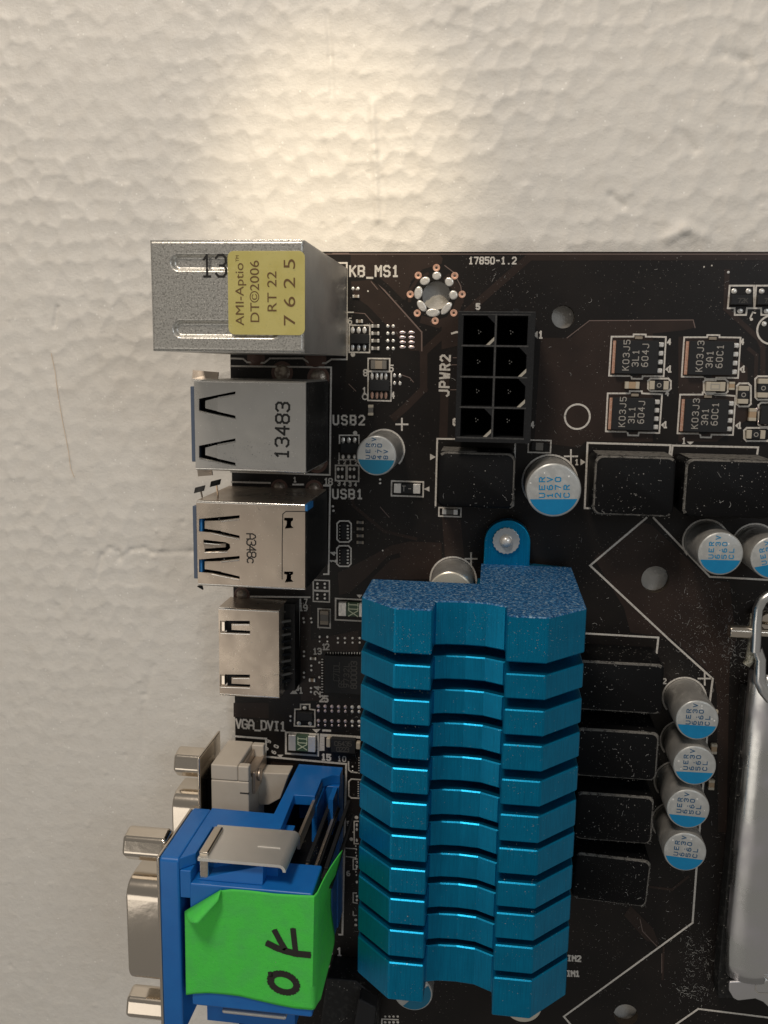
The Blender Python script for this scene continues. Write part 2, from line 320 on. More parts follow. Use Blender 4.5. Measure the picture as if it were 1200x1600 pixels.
# ------------------------------------------------------------------ foam sheet
def make_foam():
    x0, x1, y0, y1, st = -92, 86, -122, 96, .30
    nx = int((x1 - x0) / st); ny = int((y1 - y0) / st)
    X, Y = np.meshgrid(np.linspace(x0, x1, nx), np.linspace(y0, y1, ny))
    def wob(s, a, sd):
        r = np.random.default_rng(sd); o = np.zeros_like(X)
        for _ in range(14):
            t = r.uniform(0, 2 * np.pi); fq = s * r.uniform(.5, 1.6); o += np.sin((X * np.cos(t) + Y * np.sin(t)) * fq + r.uniform(0, 6.28))
        return o * a / 3.7
    cs = 3.0
    XX = X + wob(.9, .28, 1); YY = Y + wob(.9, .28, 2)
    gx = np.floor(XX / cs).astype(int); gy = np.floor(YY / cs).astype(int)
    N = 160; jit = rng.random((N, N, 5))
    f1 = np.full(X.shape, 1e9); f2 = np.full(X.shape, 1e9); hh = np.zeros_like(X)
    for dx in (-1, 0, 1):
        for dy in (-1, 0, 1):
            i = (gx + dx) % N; j = (gy + dy) % N; J = jit[i, j]
            cx = (gx + dx + .5 + (J[..., 0] - .5) * .62 + .5 * ((gy + dy) % 2)) * cs; cy = (gy + dy + .5 + (J[..., 1] - .5) * .62) * cs
            d = np.hypot(XX - cx, YY - cy); hv = (J[..., 2] - .5) * .17 + ((J[..., 3] - .5) * (XX - cx) + (J[..., 4] - .5) * (YY - cy)) * .15
            m = d < f1; f2 = np.where(m, f1, np.minimum(f2, d)); hh = np.where(m, hv, hh); f1 = np.where(m, d, f1)
    e = (f2 - f1)
    h = hh * (.35 + 1.1 * np.clip(.5 + wob(.22, .6, 9), 0, 1)) + .85 * np.minimum(f1 / cs, .7) ** 2
    kx = np.exp(-(np.arange(-7, 8) / 1.1) ** 2); kx /= kx.sum()
    for ax in (0, 1): h = np.apply_along_axis(lambda v: np.convolve(np.pad(v, 7, 'edge'), kx, 'valid'), ax, h)
    patch = np.clip(.5 + wob(.16, .5, 8), 0, 1); h = h * .60 + .06 * np.exp(-(e / .26) ** 2) * patch
    # smoother, more worn towards the lower part of the sheet
    worn = np.clip((Y + 55) / 75, 0, 1) * .66 + .24
    h = h * worn * (.75 + .5 * patch) + wob(.12, .05, 3) + wob(.5, .025, 4)
    def groove(pts, w, d):
        nonlocal h
        for (ax, ay), (bx, by) in zip(pts, pts[1:]):
            vx, vy = bx - ax, by - ay; L = max(vx * vx + vy * vy, 1e-9); t = np.clip(((X - ax) * vx + (Y - ay) * vy) / L, 0, 1)
            q = np.hypot(X - ax - t * vx, Y - ay - t * vy); h -= d * np.exp(-(q / w) ** 2)
    def gp(*pp): return [tuple(at(a, b, FZ)[:2]) for a, b in pp]
    groove(gp((150, 905), (158, 868), (172, 857), (184, 862), (186, 873), (205, 860), (225, 857), (237, 864), (300, 862), (345, 862)), .45, .20)
    groove(gp((512, 20), (517, 90), (519, 150)), .35, .25); groove(gp((581, 165), (586, 235), (590, 345)), .45, -.30)
    groove(gp((1060, 205), (1085, 235)), .8, .35); groove(gp((1130, 85), (1165, 95), (1170, 110)), .9, .4); groove(gp((955, 305), (972, 322)), .6, .45)
    groove(gp((1045, 372), (1070, 358), (1098, 368)), .9, -.5); groove(gp((240, 1040), (225, 1100), (222, 1180)), .5, .12)
    groove(gp((90, 480), (85, 510)), .3, .4)
    # pock marks
    for _ in range(420):
        px_, py_ = random.uniform(x0, x1), random.uniform(y0, y1); rr = random.uniform(.18, .42)
        ix0, ix1 = int((px_ - 3 - x0) / st), int((px_ + 3 - x0) / st); iy0, iy1 = int((py_ - 3 - y0) / st), int((py_ + 3 - y0) / st)
        if ix0 < 0 or iy0 < 0 or ix1 >= nx or iy1 >= ny: continue
        sx, sy = X[iy0:iy1, ix0:ix1] - px_, Y[iy0:iy1, ix0:ix1] - py_
        h[iy0:iy1, ix0:ix1] += random.choice((-1, 1)) * random.uniform(.05, .2) * np.exp(-((sx * random.uniform(.5, 1)) ** 2 + sy ** 2) / rr ** 2)
    h = np.minimum(h, .9)
    V = np.stack([X.ravel(), Y.ravel(), h.ravel()], 1)
    idx = np.arange(nx * ny).reshape(ny, nx)
    top = np.stack([idx[:-1, :-1].ravel(), idx[:-1, 1:].ravel(), idx[1:, 1:].ravel(), idx[1:, :-1].ravel()], 1)
    # thickness: a skirt and an underside
    ring = np.concatenate([idx[0, :], idx[1:, -1], idx[-1, -2::-1], idx[-2:0:-1, 0]]); nr = len(ring); nb = nx * ny
    B = V[ring].copy(); B[:, 2] = -20; V = np.concatenate([V, B])
    r2 = np.arange(nr); sk = np.stack([ring[r2], nb + r2, nb + (r2 + 1) % nr, ring[(r2 + 1) % nr]], 1)
    F = np.concatenate([top, sk]); me = bpy.data.meshes.new('foam_sheet')
    me.vertices.add(len(V)); me.vertices.foreach_set('co', V.ravel()); me.loops.add(F.size); me.loops.foreach_set('vertex_index', F.ravel())
    me.polygons.add(len(F)); me.polygons.foreach_set('loop_start', np.arange(len(F)) * 4)
    me.polygons.foreach_set('use_smooth', np.ones(len(F), bool)); me.update(calc_edges=True); me.materials.append(M['foam'])
    o = place('foam_sheet', me, None, (0, 0, FZ))
    o['label'] = 'white polystyrene foam sheet with pebbled bead surface lying under the circuit board'; o['category'] = 'foam sheet'
    return o
make_foam()
fb = MB(); fb.tube([at(x, y, FZ + .35) for x, y in ((80, 552), (86, 580), (88, 598), (92, 625), (97, 655), (103, 685), (107, 705), (110, 730), (116, 746))], .035, 6)
fi = build('fibre', fb, M['fibre'], smooth=60); fi['label'] = 'thin orange fibre lying on the white foam near its edge'; fi['category'] = 'fibre'

# ------------------------------------------------------------------ motherboard
mbd = bpy.data.objects.new('motherboard', None); COL.objects.link(mbd); BASE = Vector((20, -20, -1.6)); mbd.location = BASE; WL['motherboard'] = BASE; mbd.empty_display_size = 10
mbd['label'] = 'dark brown computer motherboard with blue heatsink and metal ports along its edge'; mbd['category'] = 'motherboard'

def circle(px, py, rpx, z=0, seg=40):
    c = at(px, py, z); r = rpx * scale_at(px, py, z); return [(c.x + r * math.cos(2 * math.pi * i / seg), c.y + r * math.sin(2 * math.pi * i / seg)) for i in range(seg)]
tl = at(358, 393.3, 0); BX0 = -24.75; BY1 = tl.y
holes = [circle(681, 461, 22.5), circle(880, 495, 18), circle(1024, 905.5, 22), circle(978, 1586, 19)]
pcb = MB(); pcb.plate([(BX0, -112), (84, -112), (84, BY1), (BX0, BY1)], holes, -1.6, 0, 0, 1)
board = build('circuit_board', pcb, [M['mask'], M['edge']], mbd)

def poly(mb, pts, z, mi=0):
    q = [at(x, y, 0) for x, y in pts]
    if mb is po: mb.plate([(p.x, p.y) for p in q], [h for h in holes if any(all(min(c.x for c in q) < v[0] < max(c.x for c in q) and min(c.y for c in q) < v[1] < max(c.y for c in q) for v in h) for _ in (0,)) and inside(q, h[0])], z - .003, z, mi); return
    mb.add([at(x, y, 0).xy.to_3d() + Vector((0, 0, z)) for x, y in pts], [tuple(range(len(pts)))], mi)
def wide(mb, pts, wpx, z, mi=0):
    q = [at(x, y, 0) for x, y in pts]; mb.stroke([(p.x, p.y) for p in q], wpx * scale_at(*pts[0], 0), z, mi)
def inside(q, p):
    c = False
    for a, b in zip(q, q[1:] + q[:1]):
        if (a.y > p[1]) != (b.y > p[1]) and p[0] < (b.x - a.x) * (p[1] - a.y) / (b.y - a.y) + a.x: c = not c
    return c
# copper areas showing through the mask
po = MB()
for i, pts in enumerate([
    [(548, 397), (686, 397), (692, 404), (690, 412), (660, 421), (642, 440), (634, 468), (622, 468), (600, 447), (585, 434), (548, 432)],
    [(548, 440), (580, 437), (659, 519), (659, 548), (642, 548), (575, 478), (552, 462)],
    [(845, 528), (892, 528), (920, 501), (1083, 501), (1085, 512), (1068, 516), (1020, 521), (1020, 690), (915, 690), (905, 700), (835, 690)],
    [(1060, 526), (1150, 526), (1152, 560), (1168, 575), (1168, 655), (1120, 690), (1060, 690)],
    [(928, 872), (1000, 815), (1018, 820), (1108, 905), (1140, 910), (1150, 1000), (1140, 1035), (1135, 1300), (1122, 1300), (1120, 1085), (1116, 1058), (1050, 997), (985, 988), (975, 950)],
    [(548, 886), (612, 852), (640, 846), (690, 848), (690, 905), (575, 905), (560, 922), (530, 930), (528, 895)],
    [(470, 940), (486, 945), (486, 1000), (560, 985), (560, 1018), (502, 1018), (500, 1095), (470, 1095)],
    [(690, 560), (703, 560), (699, 684), (686, 684)], [(690, 500), (716, 500), (716, 540), (690, 546)],
    [(415, 1190), (462, 1193), (440, 1205), (415, 1203)], 
    [(690, 800), (720, 812), (726, 880), (696, 880)], [(985, 1415), (1020, 1450), (1030, 1475), (1010, 1470), (975, 1430)],
    [(365, 1098), (420, 1098), (420, 1122), (365, 1120)]]):
    poly(po, pts, .012 + .002 * i)
wide(po, [(1200, 400), (828, 401), (745, 474), (662, 550), (662, 608), (634, 636), (616, 652)], 13, .022)
wide(po, [(1136, 424), (1134, 482), (1186, 530), (1192, 545), (1192, 590)], 8, .022)
wide(po, [(1170, 545), (1182, 555), (1180, 600)], 6, .022)
wide(po, [(640, 470), (642, 452), (652, 437), (668, 428)], 5, .024)
wide(po, [(700, 435), (715, 452), (718, 470), (712, 486), (702, 500), (684, 506), (662, 500)], 12, .024)
wide(po, [(600, 500), (618, 520), (630, 528)], 3, .024)
wide(po, [(1000, 1440), (1002, 1452), (1030, 1480)], 3, .024); wide(po, [(1037, 1480), (1035, 1530)], 3, .024)
wide(po, [(548, 750), (552, 790), (600, 830), (650, 842)], 5, .022)
wide(po, [(1010, 1385), (1050, 1390), (1075, 1370)], 4, .024)
for w, pts in ((2.2, [(583, 434), (659, 519), (659, 548)]), (1.6, [(520, 396), (545, 396)]), (1.4, [(886, 528), (921, 501), (1083, 500), (1086, 512)]), (1.4, [(695, 415), (708, 425), (720, 447), (722, 466)]),
               (1.2, [(545, 488), (570, 490), (583, 505)]), (1.3, [(628, 586), (640, 590), (646, 597)]), (1.2, [(545, 600), (556, 611)]), (1.2, [(1000, 1436), (1004, 1455), (1026, 1478)]), (1.0, [(1034, 1490), (1034, 1520)]),
               (1.2, [(708, 559), (713, 559)]), (1.2, [(706, 570), (714, 570)]), (1.2, [(704, 609), (718, 609)]), (1.0, [(594, 792), (608, 808)]), (1.2, [(580, 440), (590, 452)])):
    wide(po, pts, w, .034, 1)
# edge line where the soldermask stops
po.stroke([(BX0 + .5, BY1 - .35), (84, BY1 - .35)], .14, .036, 1)
build('copper_pour', po, [M['pour'], M['pour_edge']], mbd, kind='stuff')
dk = MB()
wide(dk, [(547, 930), (575, 905), (608, 872), (622, 868)], 7, .047)
wide(dk, [(586, 434), (605, 450), (625, 470)], 9, .047)
build('bare_trace', dk, M['mask'], mbd, kind='stuff')

# ------------------------------------------------------------------ silkscreen
sk = MB()
LW = 2.6
def L(pts, w=LW, closed=False):
    q = [at(x, y, 0) for x, y in pts]; sk.stroke([(p.x, p.y) for p in q], w * scale_at(*pts[0], 0), SZ, 0, closed)
def BOXL(x0, y0, x1, y1, w=LW, cut=0):
    if cut: L([(x0 + cut, y0), (x1 - cut, y0), (x1, y0 + cut), (x1, y1 - cut), (x1 - cut, y1), (x0 + cut, y1), (x0, y1 - cut), (x0, y0 + cut)], w, True)
    else:
        # follow the board's own axes
        a, b, c, d = rect(x0, y0, x1, y1, 0); sk.stroke([(a, c), (b, c), (b, d), (a, d)], w * scale_at(x0, y0, 0), SZ, 0, True)
def RING(cx, cy, rpx, w=LW, a0=0, a1=360):
    c = at(cx, cy, 0); r = rpx * scale_at(cx, cy, 0); n = max(8, int((a1 - a0) / 8))
    sk.stroke([(c.x + r * math.cos(math.radians(a0 + (a1 - a0) * i / n)), c.y + r * math.sin(math.radians(a0 + (a1 - a0) * i / n))) for i in range(n + 1)], w * scale_at(cx, cy, 0), SZ)
def TXT(s, x0, y0, x1, y1, hpx, w=2.2, narrow=.56, mb=None, z=SZ, mi=0):
    a = at(x0, y0, z); b = at(x1, y1, z); d = b - a; h = hpx * scale_at(x0, y0, z); n = len(s)
    text(mb or sk, s, (a.x, a.y), math.atan2(d.y, d.x), h, (d.length - h * narrow) / max(1, n - 1), w * scale_at(x0, y0, z), z, mi, narrow)
def PLUS(x, y, r=9, w=2.6): L([(x - r, y), (x + r, y)], w); L([(x, y - r), (x, y + r)], w)
def TRI(pts): q = [at(x, y, 0) for x, y in pts]; MB._k = (MB._k + 1) % 9; sk.add([(p.x, p.y, SZ + MB._k * .0012) for p in q], [(0, 1, 2)])
def DOT(x, y, r): c = at(x, y, 0); sk.disc(c, r * scale_at(x, y, 0), SZ, 0, 12)
L([(526, 411), (542, 411), (542, 561.5), (518, 561.5), (509, 567.5), (482, 566), (473, 560), (422, 560), (413, 567), (386, 566), (380, 560.6), (361, 560)])
L([(536, 488), (552, 488)], 2)
L([(361, 572), (517.5, 574), (515.5, 742), (361, 737)]); L([(362, 753), (422, 754.5)]); L([(458, 757), (474, 757)]); L([(506, 758.5), (516, 759), (513.5, 897), (506, 897)])
L([(391.5, 932), (484, 933)]); L([(467.6, 939), (466, 1078), (460, 1078)]); TRI([(453, 1084), (465, 1084), (460, 1076)])
L([(364, 1150), (416, 1154), (415, 1182), (541, 1193.5), (535, 1460), (530, 1460)], 3)
L([(680.5, 790), (683.2, 685.5), (716, 686)], 2.6); L([(805, 692), (802, 790), (797, 793)], 2.6); TRI([(672, 709), (672, 719), (681, 714)])
BOXL(826, 687.5, 860, 707.5, 2.2); BOXL(612, 751.5, 661, 776, 2.4); BOXL(686, 793, 720, 807.5, 2.2); TRI([(671, 760), (671, 768), (662, 764)])
L([(926, 794), (913.5, 794), (918, 692), (1047.5, 695.5), (1046, 711)], 3); L([(1049, 711), (1051, 696), (1184.5, 699), (1183, 709)], 3)
TRI([(907, 717), (907, 727), (915, 722)]); TRI([(1073, 690), (1084, 690), (1078.5, 695)]); TXT('1', 1066, 693, 1073, 693, 9, 2)
TXT('1', 899, 726, 905, 726, 8, 2)
L([(1010, 809), (922, 883.5), (1047.5, 1001), (1113.5, 1060.5), (1109, 1096), (1088, 1359.5), (1082, 1441.7), (881, 1588), (893, 1602)], 3.2)
L([(1021, 809), (1109, 901), (1202, 906)], 3); L([(1055, 1601), (1091, 1576), (1200, 1589.5)], 3)
L([(905, 989), (1028.6, 996), (1026, 1020)], 3)
RING(902, 651, 19.5, 2.8); RING(1206, 515, 23, 3)
PLUS(628, 663); PLUS(892, 713, 10); PLUS(736, 873, 9); PLUS(1101, 1060, 10)
TXT('KB_MS1', 547, 431.5, 622, 431.5, 15, 3); TXT('17850-1.2', 733, 412, 806, 412, 9.5, 2.2); TXT('USB2', 521, 663, 569, 663.5, 13.5, 2.8); TXT('USB1', 520.5, 778.5, 566, 779, 13.5, 2.8)
TXT('VGA_DVI1', 369, 1137, 446, 1142, 13.5, 2.8); TXT('JPWR2', 700.5, 618.5, 703, 556, 14, 3.2); TXT('SB1', 496, 1490, 534, 1493, 12.5, 2.4)
TXT('IM2', 887, 1501, 907, 1502, 9, 2.6); TXT('IM1', 886, 1525, 905, 1525.5, 9, 2.6)
TXT('18', 507, 757, 519, 757.5, 9.5, 2); TXT('6', 544.5, 506, 551, 506, 8.5, 1.8); TXT('5', 609, 580, 615, 580, 9, 2); TXT('8', 568.5, 587, 574, 587, 9, 2); TXT('1', 567, 615, 573, 615, 9, 2); TXT('4', 611, 622, 617, 622, 9, 2)
RING(570.5, 620, 4, 1.8); TXT('1', 842, 528, 850, 528, 10, 2.6); TRI([(833, 523), (840, 517), (840, 529)]); TXT('4', 829, 668, 836, 668, 9, 2.4); TXT('8', 709, 664, 715, 664, 9, 3.4); TXT('5', 744.5, 483, 751, 483, 8, 2.6); L([(706, 521), (713, 519), (718, 519)], 3)
TXT('12', 504, 1015, 514, 1015, 9, 2); TXT('13', 490, 1022, 502, 1022, 9, 2); TXT('19', 468, 954, 480, 954, 9, 2); TXT('17', 468, 943, 480, 943, 7, 1.8); TXT('25', 500, 1096, 512, 1096.5, 9, 2.6); TXT('24', 500, 1086, 500.5, 1073, 9, 2.2)
TXT('15', 503, 1187, 516, 1188, 9, 2.8); TXT('10', 528, 1189, 540, 1190, 8, 1.6); TXT('1', 468, 1083, 474, 1083, 9, 2); TXT('14', 524, 879, 525, 863, 8, 2); TXT('1', 459, 753, 465, 753, 7, 1.8)
TXT('5', 543, 1290, 549, 1290, 7, 1.6); TXT('6', 542.5, 1368, 549, 1368, 7, 2); TXT('3434', 528, 758.5, 557, 760, 6, 1.6, .5); TXT('1212', 528, 724.5, 558, 726, 6, 1.6, .5)
TXT('2', 838, 778, 844, 778, 8, 2); TXT('2', 1036, 1068, 1042, 1068, 8, 2)
for x in (1043, 1157): TXT('4', x, 538, x + 6, 538, 8, 2.4)
TXT('4', 1040, 618, 1045, 618, 8, 2.2)
for x, y in ((1039, 581), (1154, 581), (1032, 668), (1148, 669)): TXT('1', x + 5, y, x + 11, y, 9, 2.6); TRI([(x, y - 4), (x + 5, y - 8), (x + 5, y)])
L([(1172, 497), (1176, 488), (1180, 489)], 2.4); DOT(1174, 499, 2.5)
L([(508, 1512.4), (512.3, 1511.5), (518.7, 1506.7), (539, 1507.8), (550, 1516), (557, 1517)], 2.2)
L([(1110, 1167), (1120, 1168)], 1.4)
# component outlines
MQ = [((955.5, 526), (1040.4, 526.6), (1036.8, 588), (951.6, 587)), ((1069, 527), (1157, 527.6), (1153, 590.5), (1065, 588.5)), ((949.5, 614.6), (1034.4, 616.2), (1030, 676.4), (946.5, 674)), ((1062.6, 616.5), (1149, 618.6), (1145, 679.5), (1058.4, 677))]
for a, b, c, d in MQ:
    mx = (a[0] + b[0]) / 2 + 1; my = (d[0] + c[0]) / 2
    L([a, (mx - 9, a[1]), (mx - 9, a[1] - 3.5), (mx + 10, a[1] - 3.3), (mx + 10, a[1]), b, c, (my + 10, c[1] - .5), (my + 9, c[1] + 4), (my - 7, c[1] + 3.6), (my - 8, d[1] + .5), d], 2.6, True)
for dx in (0, 41.5): L([(1140 + dx, 446.4), (1178 + dx, 446.4), (1178 + dx, 481.6), (1167 + dx, 481.6), (1165.6 + dx, 492), (1148 + dx, 492), (1147.6 + dx, 481.6), (1137 + dx, 481.6)], 2.8, True)
for q in ((1012.5, 591.5, 1048, 611), (1099.5, 592.4, 1137, 615.5), (1151, 599, 1173, 635), (1180, 588, 1205, 624.5), (1162.5, 668.5, 1203, 689), (1185, 629, 1225, 667)): BOXL(*q, 2.8, 4)
BOXL(545.8, 508, 577.5, 550.8, 2.2); BOXL(575.4, 560, 608.7, 580.3, 2.2); BOXL(575.4, 580.3, 610.8, 626.4, 2.2); DOT(551.5, 554, 3.6)
L([(530.5, 693), (530.5, 680), (561, 680), (561, 694)], 2); DOT(555, 676.5, 3.4); L([(530, 708), (530, 718), (556, 718)], 2); BOXL(524.4, 727, 540.9, 751.4, 2.2); BOXL(542.6, 727, 560.5, 752, 2.2)
BOXL(526.8, 814, 548.8, 846.8, 2.2, 4); BOXL(526.5, 852.7, 548.5, 884.7, 2.2, 4)
BOXL(489.6, 906, 514.8, 923, 2.0); BOXL(489.6, 923, 514.8, 940.6, 2.0); BOXL(524.5, 935, 570, 970.5, 2.4); BOXL(497.2, 951, 516, 981, 2.2); TRI([(557, 929), (566, 929), (562, 935)])
L([(461, 1108), (469.7, 1108), (469.7, 1100.4), (484, 1100.4), (484, 1108), (492, 1109), (492, 1135), (460, 1134)], 2.2, True)
BOXL(446.8, 1144, 497, 1180.5, 3); TRI([(488, 1139), (501, 1139), (494.5, 1145)]); L([(505, 1141), (516, 1141.5)], 3.4)
for q in ([(500, 1146), (565, 1150), (565, 1154), (507, 1151), (507, 1173), (499, 1173)],): poly(sk, q, SZ)
L([(544.5, 1190), (545, 1203), (549, 1206), (558, 1207)], 2.2); L([(563, 1218), (549, 1217), (545, 1221), (545, 1243), (549, 1246.5), (563, 1247)], 2.2)
L([(560, 1283), (553.5, 1283), (553.5, 1318), (560, 1318)], 2); L([(541, 1325), (556, 1326)], 1.8); L([(541, 1338), (556, 1340)], 1.8); L([(558, 1342), (552, 1342), (552, 1358), (557, 1358)], 2); L([(557, 1395), (552, 1395), (552, 1410), (558, 1411)], 2); L([(552, 1424), (552, 1430), (557, 1430)], 1.8)
DOT(549, 1311, 3); DOT(557, 1277, 3); DOT(556, 1437, 2.2); DOT(556, 1445, 2.2); DOT(438, 1182, 2.5)
TXT('69', 418, 1172, 423, 1158, 6, 1.8); TXT('60', 430, 1178, 435, 1166, 6, 1.8); TRI([(433, 1179), (443, 1179), (438, 1184)])
L([(596, 1608), (597, 1592), (622, 1593)], 2.2)
for i in range(4): DOT(602 + i * 6.5, 1588, 1.8); DOT(602 + i * 6.5, 1597, 2.2)
for x, y in ((552, 452), (557, 452), (575, 455), (552, 1300), (598, 860), (1112, 415), (1100, 417)): DOT(x, y, 1.3)
build('silkscreen', sk, M['silk'], mbd, kind='stuff')

# ------------------------------------------------------------------ bare pads and vias
pd = MB()
def PAD(x, y, rx, ry=None, mi=0, z=.05):
    c = at(x, y, 0); s = scale_at(x, y, 0); r = rx * s; q = (ry or rx) * s
    seg = 14; pd.lathe((c.x, c.y, 0), [(r, 0), (r, z), (r * .7, z + .06)], seg); n = seg * 3
    if ry:
        for i in range(len(pd.v) - n, len(pd.v)): v = pd.v[i]; pd.v[i] = (v[0], c.y + (v[1] - c.y) * q / r, v[2])
    if mi:
        for i in range(len(pd.m) - (seg * 2 + 2), len(pd.m)): pd.m[i] = mi
for y in (451, 463): [PAD(x, y, 2.6) for x in (551.5, 559.5)] if y == 451 else None
for y in (509.5, 521, 532.5, 544.5): PAD(606, y, 2.6); PAD(614.5, y, 2.6)
for x, y in ((616.5, 586.5), (625, 587), (616.5, 598.5), (625, 599)): PAD(x, y, 2.4, 3)
for i in range(4):
    for j in range(2): PAD(629 + j * 14, 519.5 + i * 7.6, 5, 2.4, 1)
L2 = None
for x in (551, 560.5, 569.5): PAD(x, 516, 3.2, 5)
for x in (551, 560.5, 569.5): PAD(x, 543, 2.6, 5)
for x in (581.5, 589, 596, 603): PAD(x, 588, 2.4, 5.5); PAD(x, 617.5, 2.4, 5.5, 2)
for x in (536, 545, 554): PAD(x, 688, 3, 4.5); PAD(x, 713.5, 2.5, 3.5)
for bx in (528.5, 547): [PAD(bx + i * 6.2, 733 + j * 12, 2.2, 2.8) for i in (0, 1) for j in (0, 1)]
for by in (821.5, 860): [PAD(543.2, by + k * 4.9, 2.2, 1.5) for k in range(5)]; [PAD(531, by + k * 4.9, .9) for k in range(5)]
for y in (915, 932): [PAD(x, y + j, 2) for x in (496, 507.5) for j in (-3, 3)]
for x in (528, 539, 551, 562): PAD(x, 997, 2, 2); PAD(x, 1004, 1.8, 1.8)
for x in (499.5, 511.5): PAD(x, 995, 1.8, 2.2); PAD(x, 1002, 1.6, 1.6)
for k in range(13): PAD(512 + k * 4.2, 1020.5, .9, 2.0); PAD(503.5, 1030 + k * 4.3, 1.9, .8)
for x, y in ((475, 1018), (475, 1025), (486.5, 1040), (486.5, 1047), (475, 1051), (475, 1058), (499, 1058), (486, 1075), (486, 1081), (499, 1035), (474, 966), (475, 972), (486, 966), (487, 972), (454, 1119), (454, 1126)): PAD(x, y, 1.9)
for k in range(7):
    x = 497.5 + k * 10.6
    for y, r in ((1103.5, 2.9), (1110.5, 2.4), (1126, 2.8), (1133, 1.9)): PAD(x, y + k * .25, r, None, 1 if k < 5 else 0)
for x, y in ((476, 1106), (467, 1130), (484.5, 1130.5)): PAD(x, y, 3.2)
for k in range(7): PAD(561, 1208 - k * 4, 1.2, .8); PAD(560, 1222 + k * 3.6, 1.4, .9)
for y in (1205, 1198): PAD(551, y, 1.6)
for y in (1289, 1296, 1313, 1347, 1354, 1378, 1400, 1406): PAD(557.5, y, 1.8, 2.6)
for k in range(10): PAD(556 + (k % 2), 1322 + k * 5, 1.2, 1.4)
for y in (1146.5,): PAD(1147, 455, 4.4, 4.2); PAD(1169.5, 455, 4.4, 4.2); PAD(1156.5, 486, 4.6, 4); PAD(1190, 455, 4.4, 4.2); PAD(1198, 486, 4.6, 4); PAD(1194, 506, 4)
for x, y in ((1183, 640), (1194, 641), (1187, 660), (1196, 661)): PAD(x, y, 3.6, 3, 1)
for x, y in ((520, 791), (521, 798), (594, 749), (594, 755)): PAD(x, y, 2, 1.8)
PAD(1138, 425.5, 2.2)
build('solder_pads', pd, [M['solder'], M['pinkpad'], M['copper']], mbd, smooth=40, kind='stuff')

# mounting hole: copper vias and tinned lands
hc = at(681, 461, 0)
for i, (x, y) in enumerate(((682, 418.5), (653.5, 430.5), (710.5, 431), (641, 460), (722, 460), (652, 489.5), (709, 489), (680, 501.5))):
    v = MB(); c = at(x, y, 0); v.lathe((c.x, c.y, 0), [(.56, .01), (.53, .09), (.32, .10), (.20, .03)], 20, [0, 0, 0, 1]); build('copper_via', v, [M['copper'], M['edge']], mbd, smooth=50)
for i, (x, y, rx, ry, ang) in enumerate(((682.5, 431, 6.3, 5.8, 0), (664, 439, 7.2, 5.6, 20), (702, 440.5, 6.5, 6, -50), (653.8, 457.5, 5.8, 9, -8), (708.5, 461, 6, 6.4, 20), (659, 478, 5.2, 9, 38), (697.5, 482, 5.0, 10.5, -40), (676.5, 488.5, 9.8, 5.8, 0))):
    v = MB(); c = at(x, y, 0); s = scale_at(x, y, 0); pts = []
    a = math.radians(ang)
    prof = [(1.12, .01), (1.08, .07), (.8, .12), (.3, .10)]
    v.lathe((0, 0, 0), prof, 20)
    v.v = [(c.x + (p[0] * rx * math.cos(a) - p[1] * ry * math.sin(a)) * s, c.y + (p[0] * rx * math.sin(a) + p[1] * ry * math.cos(a)) * s, p[2] + (.05 if p[0] > 0 and p[2] > .2 else 0)) for p in v.v]
    build('solder_land', v, M['solder'], mbd, smooth=60)
# ring pads of the through-hole shield tabs
for x, y, r, blob in ((441, 582, 17, .4), (497.5, 590, 17.5, .9), (495, 722, 17, .9), (436.5, 762, 13, 1.4), (491, 764, 14, 1.6), (378, 929, 12, 1.5), (400, 560, 14, .25), (493, 561, 17, .2), (532, 1514, 13, 1.0)):
    v = MB(); c = at(x, y, 0); s = scale_at(x, y, 0); v.lathe((c.x, c.y, 0), [(r * s, .015), (r * s, .04), (r * s * .74, .05)], 28, [0, 0, 0])
    v.lathe((c.x, c.y, .05), [(r * s * .72, 0), (r * s * .6, blob * .3), (r * s * .35, blob * .5), (r * s * .12, blob * .55)], 24, [1, 1, 1, 1])
    build('solder_joint', v, [M['dull_copper'], M['dull_solder'] if blob > .3 else M['dull_copper']], mbd, smooth=50)

# ------------------------------------------------------------------ small chips
def chip(x, y, lx, ly, h, body, ends, name='chip_capacitor', horiz=True, mark=None):
    """two-terminal part: body and two end caps"""
    a, b, c, d = rect(x - lx / 2, y - ly / 2, x + lx / 2, y + ly / 2, h); e = .27
    m = MB(); t = [MB(), MB()]
    if horiz:
        w = (b - a) * e; m.box(a + w, b - w, c + .03, d - .03, .03, h - .02); t[0].box(a, a + w, c, d, .03, h); t[1].box(b - w, b, c, d, .03, h)
    else:
        w = (d - c) * e; m.box(a + .03, b - .03, c + w, d - w, .03, h - .02); t[0].box(a, b, c, c + w, .03, h); t[1].box(a, b, d - w, d, .03, h)
    o = build(name, m, body, mbd, bevel=.03)
    for q in t: build('terminal', q, ends, o, bevel=.06)
    if mark:
        k = MB(); cx, cy = (a + b) / 2, (c + d) / 2
        if mark == 'ring': k.stroke([(cx + .28 * math.cos(i * .5236), cy + .28 * math.sin(i * .5236)) for i in range(13)], .11, h)
        elif mark == 'square': k.stroke([(cx - .7, cy - .35), (cx + .5, cy - .35), (cx + .5, cy + .35), (cx - .7, cy + .35)], .12, h, 0, True)
        elif mark == 'XII': text(k, 'XII', (cx + .85, cy - 1.05), math.pi / 2, 1.5, .72, .16, h)
        elif mark == 'I-T': text(k, 'T-', (cx - .75, cy - .4), 0, .8, .9, .12, h)
        build('marking', k, M['chipmark'] if mark in ('ring', 'I-T', 'square') else M['fuseink'], o, kind='stuff')
    return o
for y in (509.5, 521, 532.5, 544.5): chip(586.4, y, 12.5, 5.5, .45, M['greychip'], M['solder'])
